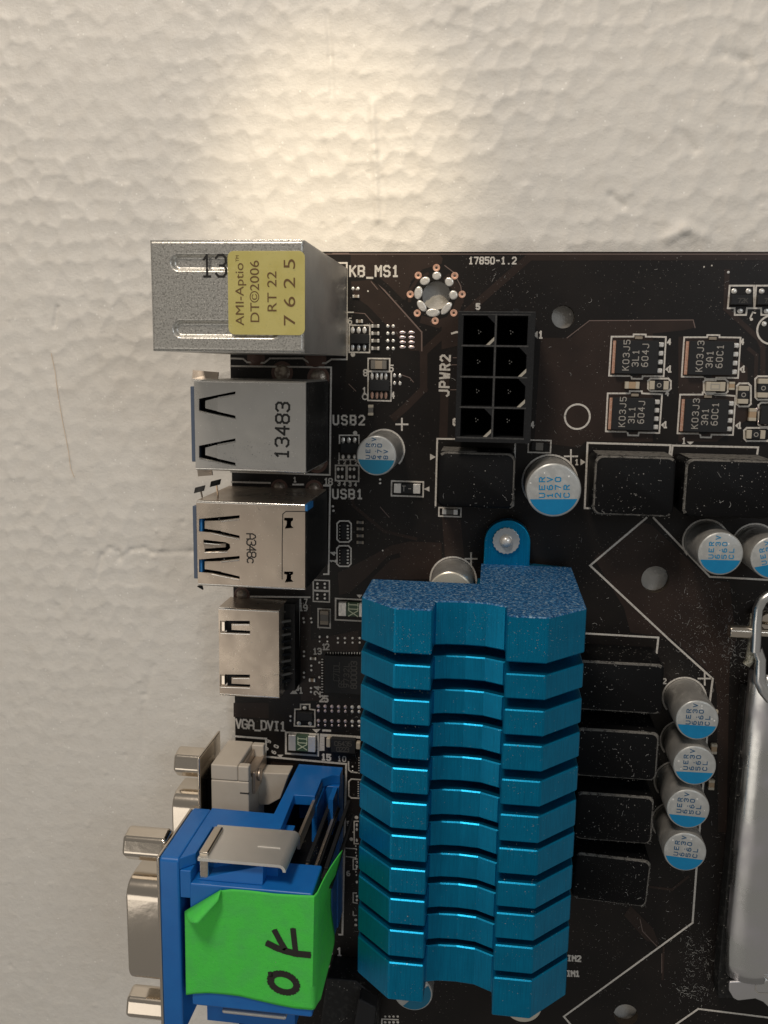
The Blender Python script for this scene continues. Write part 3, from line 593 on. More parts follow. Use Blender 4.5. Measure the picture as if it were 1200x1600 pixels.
chip(556, 463, 10.5, 5, .4, M['cerchip'], M['solder']); chip(561.5, 502, 11, 5.5, .45, M['cerchip'], M['solder'])
chip(591.5, 570, 24.5, 14, 1.0, M['cerchip'], M['greychip']); chip(579, 641, 8, 17, .7, M['greychip'], M['beigechip'], horiz=False)
chip(843, 698, 25, 13, .9, M['greychip'], M['black']); chip(636, 763.5, 41, 16, 1.0, M['mosfet'], M['solder'], 'chip_diode', True, 'I-T'); chip(703, 800, 24, 9, .8, M['greychip'], M['solder'])
for y in (816.5, 826.7, 837.4, 847.8): chip(562.5, y, 11, 5, .45, M['greychip'], M['cerchip'])
chip(551, 953, 44, 23, 1.1, M['fuse'], M['solder'], 'chip_fuse', True, 'XII'); chip(471.5, 1162, 42, 27, 1.1, M['fuse'], M['solder'], 'chip_fuse', True, 'XII'); chip(506.5, 965.5, 13, 22, 1.0, M['greychip'], M['cerchip'], horiz=False)
chip(489, 1029.5, 10, 5, .4, M['cerchip'], M['solder']); chip(487.5, 1063, 10, 6, .4, M['tanchip'], M['solder'])
chip(988, 602, 22, 11.5, .8, M['tanchip'], M['beigechip'])
chip(1030, 602, 29, 14, .8, M['mosfet'], M['beigechip'], 'chip_resistor', True, 'ring'); chip(1118.5, 604, 29, 15, .9, M['beigechip'], M['beigechip'], 'chip_resistor', True, 'square')
chip(1144, 603, 8, 13, .6, M['tanchip'], M['beigechip'], horiz=False); chip(1162, 617, 14, 28, .8, M['mosfet'], M['beigechip'], 'chip_resistor', False, 'ring')
chip(1193, 606.5, 14, 30, .8, M['mosfet'], M['beigechip'], 'chip_resistor', False, 'ring'); chip(1181.5, 679, 28, 14, .8, M['mosfet'], M['beigechip'], 'chip_resistor', True, 'ring')
chip(1176.5, 648, 10, 20, .7, M['tanchip'], M['beigechip'], horiz=False)
for x, y in ((1117.5, 1118), (1116, 1171), (1112, 1227)): chip(x, y, 8, 16, .7, M['tanchip'], M['beigechip'], horiz=False)
# small packages with leads
def package(name, x0, y0, x1, y1, h, mats=None, mark=None, bev=.06):
    a, b, c, d = rect(x0, y0, x1, y1, h); m = MB(); m.box(a, b, c, d, .06, h); o = build(name, m, mats or M['mosfet'], mbd, bevel=bev)
    if mark:
        k = MB()
        for s, px, py, ex, ey, hp, w in mark: TXT(s, px, py, ex, ey, hp, w, .62, k, h + .02)
        build('marking', k, M['dimmark'], o, kind='stuff')
    return o
package('transistor_array', 547, 522, 576, 537, .9); package('transistor_array', 578, 593, 608, 611, 1.1); package('transistor_array', 532, 693, 559, 708, .9)
for dx in (0, 41.5): package('transistor', 1143 + dx, 461, 1175 + dx, 476, 1.0, None, [('72K', 1153 + dx, 473, 1168 + dx, 473, 7, 1.2)])
package('protection_array', 533, 818, 541, 843, .5); package('protection_array', 533, 857, 541, 881, .5)
package('transistor', 464, 1113, 488, 1127, .9); package('controller_chip', 1190, 634, 1230, 664, .9)
package('interface_chip', 507, 1024, 572, 1086, .9, None, [('C7IDL', 530, 1064, 530.5, 1035, 9, 1.3), ('9732L', 545, 1074, 545.5, 1037, 8, 1.3), ('GS', 537, 1074, 537.5, 1064, 8, 1.3), ('800003', 557, 1076, 557.5, 1034, 9, 1.5)])
package('level_shifter', 517, 1154, 555, 1178, 1.1, [M['mosfet']], [('C6435', 523, 1165, 549, 1166, 7, 1.2), ('0223', 526, 1174, 545, 1175, 7, 1.2)])
g = MB(); a, b, c, d = rect(509.5, 1153, 516, 1169, 1.0); g.box(a, b, c, d, .02, 1.0); a, b, c, d = rect(556, 1160, 563, 1172, 1.0); g.box(a, b, c, d, .02, 1.0); build('solder_bridge', g, M['beigechip'], mbd, bevel=.2)

# ------------------------------------------------------------------ power transistors
MARKS = (('K03J5', '3L1', '604J'), ('K03J3', '3A1', '60C1'), ('K03J5', '3L1', '604J'), ('K03J3', '3A1', '60C1'))
for (a, b, c, d), mk in zip(MQ, MARKS):
    x0, x1 = (a[0] + d[0]) / 2, (b[0] + c[0]) / 2; y0, y1 = (a[1] + b[1]) / 2, (c[1] + d[1]) / 2
    xa, xb, ya, yb = rect(x0, y0, x1, y1, 0); m = MB()
    fx = lambda t: xa + (xb - xa) * t
    fy = lambda t: yb + (ya - yb) * t
    m.box(fx(.10), fx(.845), fy(.09), fy(.955), .05, 1.05); o = build('power_transistor', m, M['mosfet'], mbd, bevel=.07)
    s = MB(); s.box(fx(.055), fx(.10), fy(.10), fy(.95), .05, .45); build('drain_tab', s, M['copper'], o)
    for k in range(4):
        q = MB(); yy = fy(.19 + .225 * k); q.box(fx(.845), fx(.945), yy - .37, yy + .37, .05, .5); build('lead', q, M['solder'], o, bevel=.16)
    for t, yy in ((.02, .5), (.975, .46)):
        q = MB(); q.box(fx(yy) - .55, fx(yy) + .55, fy(t) - .22, fy(t) + .22, .03, .3); build('heat_tab', q, M['cerchip'] if t < .5 else M['mosfet'], o, bevel=.08)
    k = MB()
    for j, s in enumerate(mk): text(k, s, (fx(.335 + .165 * j), fy(.86 - .1 * (j > 0) + .0 * j)), math.pi / 2, .86, .95 if j == 0 else .9, .13, 1.06, 0, .62)
    build('marking', k, M['chipmark'], o, kind='stuff')

# ------------------------------------------------------------------ chokes
def choke(x0, y0, x1, y1, h, rot=0, r=1.0, faces=None, dust=.6, flank=True):
    a, b, c, d = rect(x0, y0, x1, y1, h); m = MB(); cx, cy, lx, ly = (a + b) / 2, (c + d) / 2, b - a, d - c
    n = 6; out = []
    for sx, sy, t0 in ((1, 1, 0), (-1, 1, 90), (-1, -1, 180), (1, -1, 270)):
        for i in range(n + 1):
            t = math.radians(t0 + 90 * i / n); out.append((sx * (lx / 2 - r) + r * math.cos(t), sy * (ly / 2 - r) + r * math.sin(t)))
    N = len(out); prof = [(1.0, .25, 0), (1.0, h - .7, 0), (.99, h - .35, 1), (.97, h - .1, 1), (.945, h, 0)]; sides = faces or 'tblr'
    base = 0; sc_ = lambda p, s: (math.copysign(max(0, abs(p[0]) - lx / 2 * (1 - s)), p[0]), math.copysign(max(0, abs(p[1]) - lx / 2 * (1 - s)), p[1]))
    for s, z, _ in prof: m.v += [(*sc_(p, s), z) for p in out]
    for k in range(len(prof) - 1):
        for i in range(N):
            j = (i + 1) % N; m.f.append((k * N + i, k * N + j, (k + 1) * N + j, (k + 1) * N + i)); e_ = (out[i][0] + out[j][0]) / lx, (out[i][1] + out[j][1]) / ly; sd = ('r' if e_[0] > 0 else 'l') if abs(e_[0]) > abs(e_[1]) else ('t' if e_[1] > 0 else 'b'); m.m.append(1 if k >= 2 and sd in sides else 0)
    m.f.append(tuple((len(prof) - 1) * N + i for i in range(N))); m.m.append(0)
    o = place('choke', m.mesh('choke', [M['choke'], M['choke_dust']], 35), mbd, (cx, cy, 0), 0, rot)
    # dust settled in the edges of the lid and on the far flank
    q = MB(); tt = []
    for i in range(int(240 * dust)):
        t = random.random(); side = random.choice(faces or 'tblr')
        x, y = {'t': ((t - .5) * lx * .94, ly / 2 - .25), 'b': ((t - .5) * lx * .94, -ly / 2 + .25), 'l': (-lx / 2 + .25, (t - .5) * ly * .9), 'r': (lx / 2 - .25, (t - .5) * ly * .9)}[side]
        zz = h - .10; s = random.uniform(.02, .07); x += random.gauss(0, .16); y += random.gauss(0, .16)
        tt = [(x + s * random.uniform(.4, 1.2) * math.cos(k * 1.57 + t * 6), y + s * random.uniform(.4, 1.2) * math.sin(k * 1.57 + t * 6), zz + random.uniform(0, .08)) for k in range(4)]
        q.add(tt + [(x, y, zz + .12)], [(0, 1, 4), (1, 2, 4), (2, 3, 4), (3, 0, 4)])
    if flank and 't' in (faces or 'tblr'):
        q.box(-lx / 2 * .92, lx / 2 * (.92 if dust > .7 else 0), ly / 2 - .02, ly / 2 + .05, h * .1, h - .55, 1)
    d_ = bpy.data.objects.new('edge_dust', q.mesh('edge_dust', [M['dustm'], M['choke_dust']])); COL.objects.link(d_); d_.parent = o; d_['kind'] = 'stuff'
    return o
choke(684, 705, 803, 796, 8.2, 0, 1.1, 'tr', .5); choke(930, 711, 1052, 809, 8.2, 0, 1.0, 'tlb', 1.0); choke(1072, 716, 1205, 812, 8.2, 0, 1.0, 'tl', 1.0)
choke(900, 1031, 1034, 1118, 8.4, 0, .9, 'tb', .55, False); choke(900, 1137, 1026, 1222, 8.4, 0, .9, 'tbr', .5, False); choke(900, 1237, 1018, 1321, 8.4, 0, .9, 'tbr', .8, False); choke(898, 1334, 1012, 1417, 8.4, math.radians(-2.4), .9, 'tbr', .9, False)

# ------------------------------------------------------------------ capacitors
CH = 9.2
def capacitor(x, y, rpx, lines, band=.30, blue='capblue', ink='capink', tilt=0, lid='captop', ringlw=2.8, cx=None):
    c = at(x, y, CH); r = rpx * scale_at(x, y, CH)
    m = MB(); m.lathe((0, 0, 0), [(r * .99, 0), (r, .3), (r, 1.2), (r * .965, 1.45), (r * .965, 1.75), (r, 2.0), (r, CH - .45), (r * .975, CH - .15), (r * .93, CH - .03), (r * .90, CH)], 56, [0] * 7 + [1, 1, 1])
    o = place('capacitor', m.mesh('capacitor', [M['can'], M[lid]], 30), mbd, (c.x, c.y, 0))
    if blue:
        b = MB(); rr = r * .965; y0 = -band * r; t0 = math.asin(max(-1, y0 / rr)); pts = []
        for i in range(33):
            t = math.pi - t0 + (math.pi + 2 * t0) * i / 32; pts.append((rr * math.cos(t), rr * math.sin(t)))
        ca, sa = math.cos(tilt), math.sin(tilt); pts = [(p[0] * ca - p[1] * sa, p[0] * sa + p[1] * ca) for p in pts]
        n_ = len(pts); inner = [(p[0] * .935, p[1] * .935) for p in pts]
        b.v += [(p[0], p[1], CH + .012 - (.16 if math.hypot(*p) > r * .95 else .0)) for p in pts] + [(p[0], p[1], CH + .015) for p in inner]
        b.f += [(i, (i + 1) % n_, n_ + (i + 1) % n_, n_ + i) for i in range(n_ - 1)] + [tuple(n_ + i for i in range(n_))]; b.m += [0] * n_
        q = bpy.data.objects.new('colour_band', b.mesh('colour_band', [M[blue]])); COL.objects.link(q); q.parent = o
    if lines:
        k = MB()
        for xo, yo, s in lines: text(k, s, (xo * r * ca_(tilt) - yo * r * sa_(tilt), xo * r * sa_(tilt) + yo * r * ca_(tilt)), math.pi / 2 + tilt, r * .19, r * .29, r * .042, CH + .02, 0, .78)
        q = bpy.data.objects.new('lettering', k.mesh('lettering', [M[ink]])); COL.objects.link(q); q.parent = o; q['kind'] = 'stuff'
    return o
ca_, sa_ = math.cos, math.sin
def cap_lines(a, b, c, d, y=-.2): return [(-.32, y, a), (-.04, y, b), (.25, y, c), (.56, y, d)]
T63 = cap_lines('UER', '6.3V', '560', 'CL')
CAPS = [(588, 712, 31.6, cap_lines('UER', '6.3V', '470', '8V', -.15), .22, 'capteal', 'capinkdark', 0), (865, 766, 43.6, cap_lines('UER', '16V', '270', 'CR', -.26), .35, 'capblue', 'capink', .04), (703.5, 928, 36, None, .3, None, None, 0),
        (1126, 865.5, 36.2, T63, .30, 'capblue', 'capink', .02), (1208, 872, 36, T63, .28, 'capblue', 'capink', .25), (1089.5, 1125.7, 34.2, T63, .26, 'capblue', 'capinkdark', 0), (1085.5, 1196.7, 34.2, T63, .34, 'capblue', 'capinkdark', .02),
        (1075.3, 1264.5, 34.2, T63, .36, 'capblue', 'capinkdark', -.03), (1070.5, 1331.7, 34, T63, .30, 'capblue', 'capinkdark', -.05), (645, 1552, 31, None, .2, 'capteal', None, .8), (817, 1572, 30, None, .2, None, None, 0)]
for cdef in CAPS:
    x, y, r, ln, bd, bl, ink, ti = cdef
    capacitor(x, y, r, ln, bd, bl, ink or 'capink', ti, 'captop_warm' if x in (703.5, 817) else 'captop')
    c = at(x, y, CH); rr = r * scale_at(x, y, CH) * 1.06
    k = MB(); k.stroke([(c.x + rr * math.cos(math.radians(t)), c.y + rr * math.sin(math.radians(t))) for t in range(-40, 225, 7)], .27, SZ); build('capacitor_outline', k, M['silk'], mbd)

# ------------------------------------------------------------------ eight-pin power connector
def power_connector():
    zt = 10.0; a, b, c, d = rect(716.5, 486, 828.5, 693, zt); X0, X1, Y0, Y1 = a, b, c, d
    mx0 = at(773, 560, zt).x; cw = [(X0 + .72, mx0 - .18), (mx0 + .18, X1 - 1.0)]
    ys = [at(770, q, zt).y for q in (491.5, 540.5, 589.3, 637, 684.5)]
    holes = []; lit = []
    keyed = {(0, 0), (1, 1), (1, 2), (0, 3)}
    for j in range(4):
        for i in range(2):
            x0, x1 = cw[i]; y1, y0 = ys[j] - .15, ys[j + 1] + .15
            if (i, j) in keyed:
                k = 1.05; holes.append([(x0, y0), (x1 - k, y0), (x1, y0 + k), (x1, y1 - k), (x1 - k, y1), (x0, y1)]); lit.append((x1, y0, k))
            else: holes.append([(x0, y0), (x1, y0), (x1, y1), (x0, y1)])
    m = MB(); m.plate([(X0, Y0), (X1, Y0), (X1, Y1), (X0, Y1)], holes, 1.2, zt, 0, 0)
    m.box(X0 + .3, X1 - .3, Y0 + .3, Y1 - .3, .05, 1.15, 1)
    o = build('power_connector', m, [M['connplastic'], M['void']], mbd)
    for x1, y0, k in lit:
        q = MB(); d = .46; q.extr([(x1 - k - .05, y0 - .02, zt + .005), (x1 - k + d, y0 - .02, zt + .005), (x1 + .02, y0 + k - d, zt + .005), (x1 + .02, y0 + k + .05, zt + .005)], (0, 0, -.5)); build('key_chamfer', q, M['keyedge'], o)
    for j in range(4):
        for i in range(2):
            x = sum(cw[i]) / 2; y = (ys[j] + ys[j + 1]) / 2; q = MB(); q.box(x - .36, x + .36, y - .36, y + .36, 1.15, 3.6); pn = build('pin', q, M['void'], o, bevel=.1)
            q = MB()
            for ux, uy in ((-.16, .2), (.16, .02), (-.1, -.22)): q.box(x + ux - .07, x + ux + .07, y + uy - .09, y + uy + .09, 3.6, 3.66)
            build('pin_tip', q, M['solder'], pn, kind='stuff')
    q = MB(); cx = at(806, 486, zt).x; q.prism([(cx + .48 * math.cos(t * math.pi / 10), Y1 - .01 + .42 * math.sin(t * math.pi / 10)) for t in range(11)], 1.2, zt - .02); build('latch_rib', q, M['connplastic'], o)
    # worn pale edges of the cell walls
    w = MB()
    for yy in ys[1:4]: w.stroke([(X0 + .6, yy), (X1 - .9, yy)], .20, zt + .004)
    w.stroke([(mx0, ys[0]), (mx0, ys[4])], .2, zt + .006); w.stroke([(X0 + .5, ys[0]), (X1 - .7, ys[0])], .1, zt + .004); w.stroke([(X0 + .3, ys[4] - .02), (X1 - 1, ys[4] - .02)], .22, zt + .004)
    w.stroke([(X0 + .05, Y1 - .06), (X1 - .1, Y1 - .06)], .1, zt + .004)
    build('worn_edge', w, M['ridge'], o, kind='stuff')
    return o
power_connector()

# ------------------------------------------------------------------ heatsink
def heatsink():
    prof = [(.42, 16.2), (.42, 26.05), (5.33, 30.8), (10.05, 30.82), (10.12, 26.7), (11.7, 26.25), (14.2, 26.1), (16.7, 26.3), (19.2, 27.5), (19.26, 31.78), (24.2, 31.78), (29.28, 26.5)]
    sx = 820
    tops = [962, 1054, 1110, 1165, 1220, 1275, 1328, 1381, 1430, 1480.5, 1532]; bots = [1036, 1093, 1150, 1205, 1260, 1317, 1368, 1420, 1470, 1522, 1592]
    Yt = [at(sx, y, 31.78).y for y in tops]; Yb = [at(sx, y, 31.78).y for y in bots]
    Yt[0] = -6.95
    root = 19.5
    hs = MB()
    hs.extr([(.9, Yt[0] - .4, 16.25), (29.2, Yt[0] - .4, 16.25), (29.2, Yt[0] - .4, root), (.9, Yt[0] - .4, root)], (0, Yb[-1] - Yt[0] + .6, 0))
    hs.box(15.2, 29.0, Yb[-1] + .3, Yt[0] - 1.0, 8.9, 16.19)
    o = build('heatsink', hs, M['anod'], mbd)
    for i in range(11):
        f = MB(); y0, y1 = Yt[i], Yb[i]
        def piece(pts, endmi): f.extr([(x, y0, z) for x, z in pts], (0, y1 - y0, 0), 0, endmi)
        e = 1 if i == 0 else 0
        base = root + .01 if i else 16.2
        f2 = prof[1:]
        # one solid outline, flanks flush with the base
        piece([(.42, base)] + f2 + [(29.25, base)], 0)
        if i == 0:
            n = len(prof) + 1   # near end face carries the dust
            k = [j for j, mm in enumerate(f.f) if len(mm) > 4]
            for j in k: f.m[j] = 1
        build('fin', f, [M['anod'], M['anod_end']], o, bevel=.16, segs=1, flat=True, label='thick end fin with dust-frosted end face' if i == 0 else None)
    # step down the front end, foot with the fixing screw
    ft = MB(); yE = -6.95
    ft.extr([(15.64, yE + .002, 16.3), (29.2, yE + .002, 16.3), (29.2, yE + .002, 3.4), (15.64, yE + .002, 3.4)], (0, -3.2, 0), 0, 1); build('end_block', ft, [M['anod'], M['anod_end']], o)
    tb = MB(); l0, r0 = at(756.5, 850, 3.6), at(829, 850, 3.6); cx = (l0.x + r0.x) / 2; rr = (r0.x - l0.x) / 2; cy = at(792, 848, 3.6).y
    yl = at(828, 884, 3.6).y; pts = [(cx - rr, yE - 2)] + [(cx - rr * math.cos(math.pi * i / 20), cy + rr * math.sin(math.pi * i / 20)) for i in range(21)] + [(cx + rr, yl), (29.1, yl - .35), (29.1, yE - 2)]
    tb.prism(pts, 1.6, 3.6); build('fixing_foot', tb, M['anod'], o, bevel=.2)
    s = MB(); sc0 = at(791, 845.5, 4.2); 
    s.prism([(sc0.x + (1.95 + .13 * (i % 2)) * math.cos(math.pi * i / 20), sc0.y + (1.95 + .13 * (i % 2)) * math.sin(math.pi * i / 20)) for i in range(40)], 3.6, 4.1); b = build('washer', s, M['can'], o, bevel=.05)
    s = MB(); s.lathe((sc0.x, sc0.y, 4.1), [(.95, 0), (.95, .3), (.7, .75), (.3, .95)], 24); build('screw', s, M['solder'], o, smooth=40)
    return o
heatsink()

# ------------------------------------------------------------------ pressed steel port shells
def stadium(x0, y0, x1, y1, n=8):
    r = abs(y1 - y0) / 2; cy = (y0 + y1) / 2; return [(x1 - r + r * math.cos(t), cy + r * math.sin(t)) for t in [(-.5 + i / n) * math.pi for i in range(n + 1)]] + [(x0 + r + r * math.cos(t), cy + r * math.sin(t)) for t in [(.5 + i / n) * math.pi for i in range(n + 1)]]
XF = -25.25
def tall_port():
    x0, x1, y0, y1, zt = XF, -6.2, 24.25, 37.4, 31.0
    st = .11; nx = int((x1 - x0) / st); ny = int((y1 - y0) / st); gx = np.linspace(x0, x1, nx); gy = np.linspace(y0, y1, ny); X, Y = np.meshgrid(gx, gy); Z = np.full(X.shape, zt)
    def dent(pa, pb, hpx, d):
        a = at(*pa, zt); b = at(*pb, zt); w = hpx / 2 * scale_at(*pa, zt); nonlocal Z
        vx, vy = b.x - a.x, b.y - a.y; t = np.clip(((X - a.x) * vx + (Y - a.y) * vy) / (vx * vx + vy * vy), 0, 1); q = np.hypot(X - a.x - t * vx, Y - a.y - t * vy)
        Z = Z - d * np.clip((w - q) / .55, 0, 1) ** 1 * (3 - 2 * np.clip((w - q) / .55, 0, 1)) * np.clip((w - q) / .55, 0, 1)
    dent((279, 410), (452, 411), 27, .55); dent((283, 514), (424, 515), 28, .55)
    ed = np.minimum(np.minimum(X - x0, x1 - X), np.minimum(Y - y0, y1 - Y)); Z = Z - .35 * np.clip(1 - ed / .4, 0, 1) ** 2
    m = MB(); m.v = [tuple(r) for r in np.stack([X.ravel(), Y.ravel(), Z.ravel()], 1).tolist()]; idx = np.arange(nx * ny).reshape(ny, nx)
    m.f = [tuple(q) for q in np.stack([idx[:-1, :-1].ravel(), idx[:-1, 1:].ravel(), idx[1:, 1:].ravel(), idx[1:, :-1].ravel()], 1).tolist()]; m.m = [0] * len(m.f)
    n0 = len(m.v); ring = np.concatenate([idx[0, :], idx[1:, -1], idx[-1, -2::-1], idx[-2:0:-1, 0]]).tolist()
    m.v += [(m.v[i][0], m.v[i][1], .1) for i in ring]; k = len(ring)
    for i in range(k): m.f.append((ring[i], n0 + i, n0 + (i + 1) % k, ring[(i + 1) % k])); m.m.append(1)
    # orient outward
    m.f = [f if i < (nx - 1) * (ny - 1) else f for i, f in enumerate(m.f)]
    o = build('mouse_and_keyboard_port', m, [M['grain_steel'], M['steel']], mbd, smooth=50, label='tallest port tower of grey grained steel with two pressed grooves')
    # folded seam lines along the edges
    for yy in (y1 - .02, y0 + .02):
        q = MB(); q.box(x0 + .1, x1 - .4, yy - .06, yy + .06, zt - .62, zt - .22); build('folded_seam', q, M['chrome'], o, bevel=.04)
    q = MB(); TXT('13c', 316, 432, 375, 432, 31, 3.5, .5, q, zt + .03); build('date_code', q, M['ink'], o, kind='stuff')
    return o
tall_port()
# yellow licence sticker, stuck on the tall port
def rounded(x0, x1, y0, y1, r, n=6):
    o = []
    for cx, cy, t0 in ((x1 - r, y1 - r, 0), (x0 + r, y1 - r, 90), (x0 + r, y0 + r, 180), (x1 - r, y0 + r, 270)):
        for i in range(n + 1): t = math.radians(t0 + 90 * i / n); o.append((cx + r * math.cos(t), cy + r * math.sin(t)))
    return o
a, b, c, d = rect(355.5, 392, 476.5, 524, 31.1); sm = MB(); sm.prism(rounded(a, b, c, d, .75), 31.06, 31.16)
stk = build('licence_sticker', sm, M['yellow'], None, bevel=.03); stk['label'] = 'small yellow printed sticker on top of the tallest steel port'; stk['category'] = 'sticker'
def font_mesh(s, size, p0, ang, z, squeeze=1.0, bold=0.0):
    cu = bpy.data.curves.new('t', 'FONT'); cu.body = s; cu.size = size; cu.offset = bold; cu.extrude = 0
    ob = bpy.data.objects.new('t', cu); COL.objects.link(ob); dg = bpy.context.evaluated_depsgraph_get(); me = ob.evaluated_get(dg).to_mesh()
    vs = [v.co.copy() for v in me.vertices]; fs = [tuple(p.vertices) for p in me.polygons]; ob.evaluated_get(dg).to_mesh_clear(); bpy.data.objects.remove(ob); bpy.data.curves.remove(cu)
    w = max(v.x for v in vs) if vs else 0; ca, sa = math.cos(ang), math.sin(ang)
    return [(p0[0] + v.x * squeeze * ca - v.y * sa, p0[1] + v.x * squeeze * sa + v.y * ca, z) for v in vs], fs, w
ink = MB()
def sticker_line(s, px, py0, py1, hpx, bold=0):
    a = at(px, py0, 31.2); b = at(px, py1, 31.2); L_ = (b - a).length; size = hpx * scale_at(px, py0, 31.2) / .70
    _, _, w = font_mesh(s, size, (0, 0), 0, 0); vs, fs, _ = font_mesh(s, size, (a.x, a.y), math.pi / 2, 31.185, L_ / w, bold); ink.add(vs, fs)
sticker_line('AMI-Aptio', 381, 508.5, 411, 13, .0); sticker_line('TM', 373, 409, 399, 5); sticker_line('DT\u00a92006', 405, 505, 407, 14); sticker_line('RT 22', 432, 488.5, 424, 14.5); sticker_line('7 6 2 5', 461, 510.5, 405, 18)
build('lettering', ink, M['stickerink'], stk, kind='stuff')

def spring_slots(px, zt, dn):
    """outlines of the two V-shaped spring cut-outs and of their tongues (pixels of the shell's top)"""
    return None
def box_port(name, x0, x1, y0, y1, zt, metal, holes, label, wall=.35, depth=3.2, inner=None):
    """five-sided steel shell: pierced lid and four side walls"""
    m = MB()
    m.box(x0, x1, y1 - wall, y1 - .001, .1, zt - wall - .001); m.box(x0, x1, y0 + .001, y0 + wall, .1, zt - wall - .001); m.box(x1 - wall, x1 - .001, y0 + wall + .002, y1 - wall - .002, .1, zt - wall - .001)
    o = build(name, m, metal, mbd, bevel=0, label=label)
    q = MB(); q.box(x0 + .9, x1 - wall - .05, y0 + wall + .15, y1 - wall - .15, .15, zt - wall - .9); build('insulator', q, inner or M['void'], o)
    for yy in (y0, y1):
        q = MB(); q.cyl((x0 + .05, yy + (.28 if yy == y0 else -.28), zt - .25), (1, 0, 0), .3, x1 - x0 - .1, 16); build('folded_edge', q, M['chrome'], o, smooth=40)
    return o
def w2(px, py, z): p = at(px, py, z); return (p.x, p.y)
def tongue(o, pts, zt, drop, metal, th=.28):
    """bent spring tongue: root points at lid height, tip points dropped"""
    (r0, r1, t1, t0) = [w2(x, y, zt) for x, y in pts]; q = MB()
    vs = [(*r0, zt - .02), (*r1, zt - .02), (*t1, zt - drop), (*t0, zt - drop)]
    q.add(vs + [(v[0], v[1], v[2] - th) for v in vs], [(0, 1, 2, 3), (7, 6, 5, 4), (0, 4, 5, 1), (1, 5, 6, 2), (2, 6, 7, 3), (3, 7, 4, 0)])
    # wind faces outward
    n = (Vector(vs[1]) - Vector(vs[0])).cross(Vector(vs[2]) - Vector(vs[1]))
    if n.z < 0: q.f = [f[::-1] for f in q.f]
    build('spring_tongue', q, metal, o)


def edge_glints(o, segs, zt):  # thin chrome tubes added as bright highlights along the slit edges
    q = MB()
    for a, b in segs: q.tube([at(*a, zt + .05), at(*b, zt + .05)], .10, 6)
    build('slit_glint', q, M['chrome'], o, kind='stuff', smooth=60)
def usb_lower():
    zt = 16.0; holes = []
    for dy in (0, 73.5): holes.append([w2(x, y + dy, zt) for x, y in ((368, 612), (368, 616), (322, 625), (322, 641), (369, 650), (368, 654), (307, 641), (307, 624))])
    o = box_port('usb_port', -25.2, -9.2, 7.8, 20.6, zt, M['steel'], [], 'grey steel double USB port with 13483 stamped on its lid')
    lid = o.data; holes2 = []
    # replace the plain lid by the pierced one
    for dy in (0, 73.5):
        holes2.append([w2(x, y + dy, zt) for x, y in ((368, 611.5), (368, 615.5), (340, 620.5), (340, 643), (368, 649.5), (368, 653.5), (311, 641.5), (311, 623))])
    m = MB(); m.plate([(-25.2, 8.05), (-9.2, 8.05), (-9.2, 20.35), (-25.2, 20.35)], holes2, zt - .30, zt + .04); build('lid', m, M['steel'], o)
    for dy in (0, 73.5): tongue(o, [(341, 620.8 + dy), (341, 642.8 + dy), (319, 638 + dy), (319, 626.5 + dy)], zt + .04, .5, M['steel'])
    edge_glints(o, [(a, b) for dy in (0, 73.5) for a, b in (((368, 617 + dy), (338, 622.5 + dy)), ((369, 655 + dy), (312, 643 + dy)))], zt)
    q = MB(); TXT('13483', 450, 716, 452, 630, 20, 3.3, .62, q, zt + .06); build('date_code', q, M['ink'], o, kind='stuff')
    q = MB(); q.box(-25.95, -25.25, 8.9, 19.6, 1.5, zt - .5); build('front_insulator', q, M['bluegrey'], o, bevel=.1)
    q = MB(); q.box(-9.19, -9.02, 8.0, 20.4, .1, 15.6); build('rear_insulator', q, M['rear_black'], o, bevel=.15)
    for s, (xa, xb), yy, mm in ((1, (300, 340), 20.6, M['ink']), (-1, (305, 328), 7.8, M['ink'])):
        q = MB(); a = at(xa, 590, 14).x; b = at(xb, 590, 14).x; z0, z1 = (13.0, 14.0)
        q.add([(a, yy + s * .05, z1), (b, yy + s * .05, z1), (b, yy + s * 1.0, z0 + .6), (a, yy + s * 1.25, z0 + .6), (a, yy + s * .05, z1 - .3), (b, yy + s * .05, z1 - .3), (b, yy + s * 1.0, z0 + .3), (a, yy + s * 1.25, z0 + .3)], [(0, 1, 2, 3), (7, 6, 5, 4), (0, 4, 5, 1), (1, 5, 6, 2), (2, 6, 7, 3), (3, 7, 4, 0)]); build('side_spring', q, M['warm_steel'], o)
    return o
usb_lower()
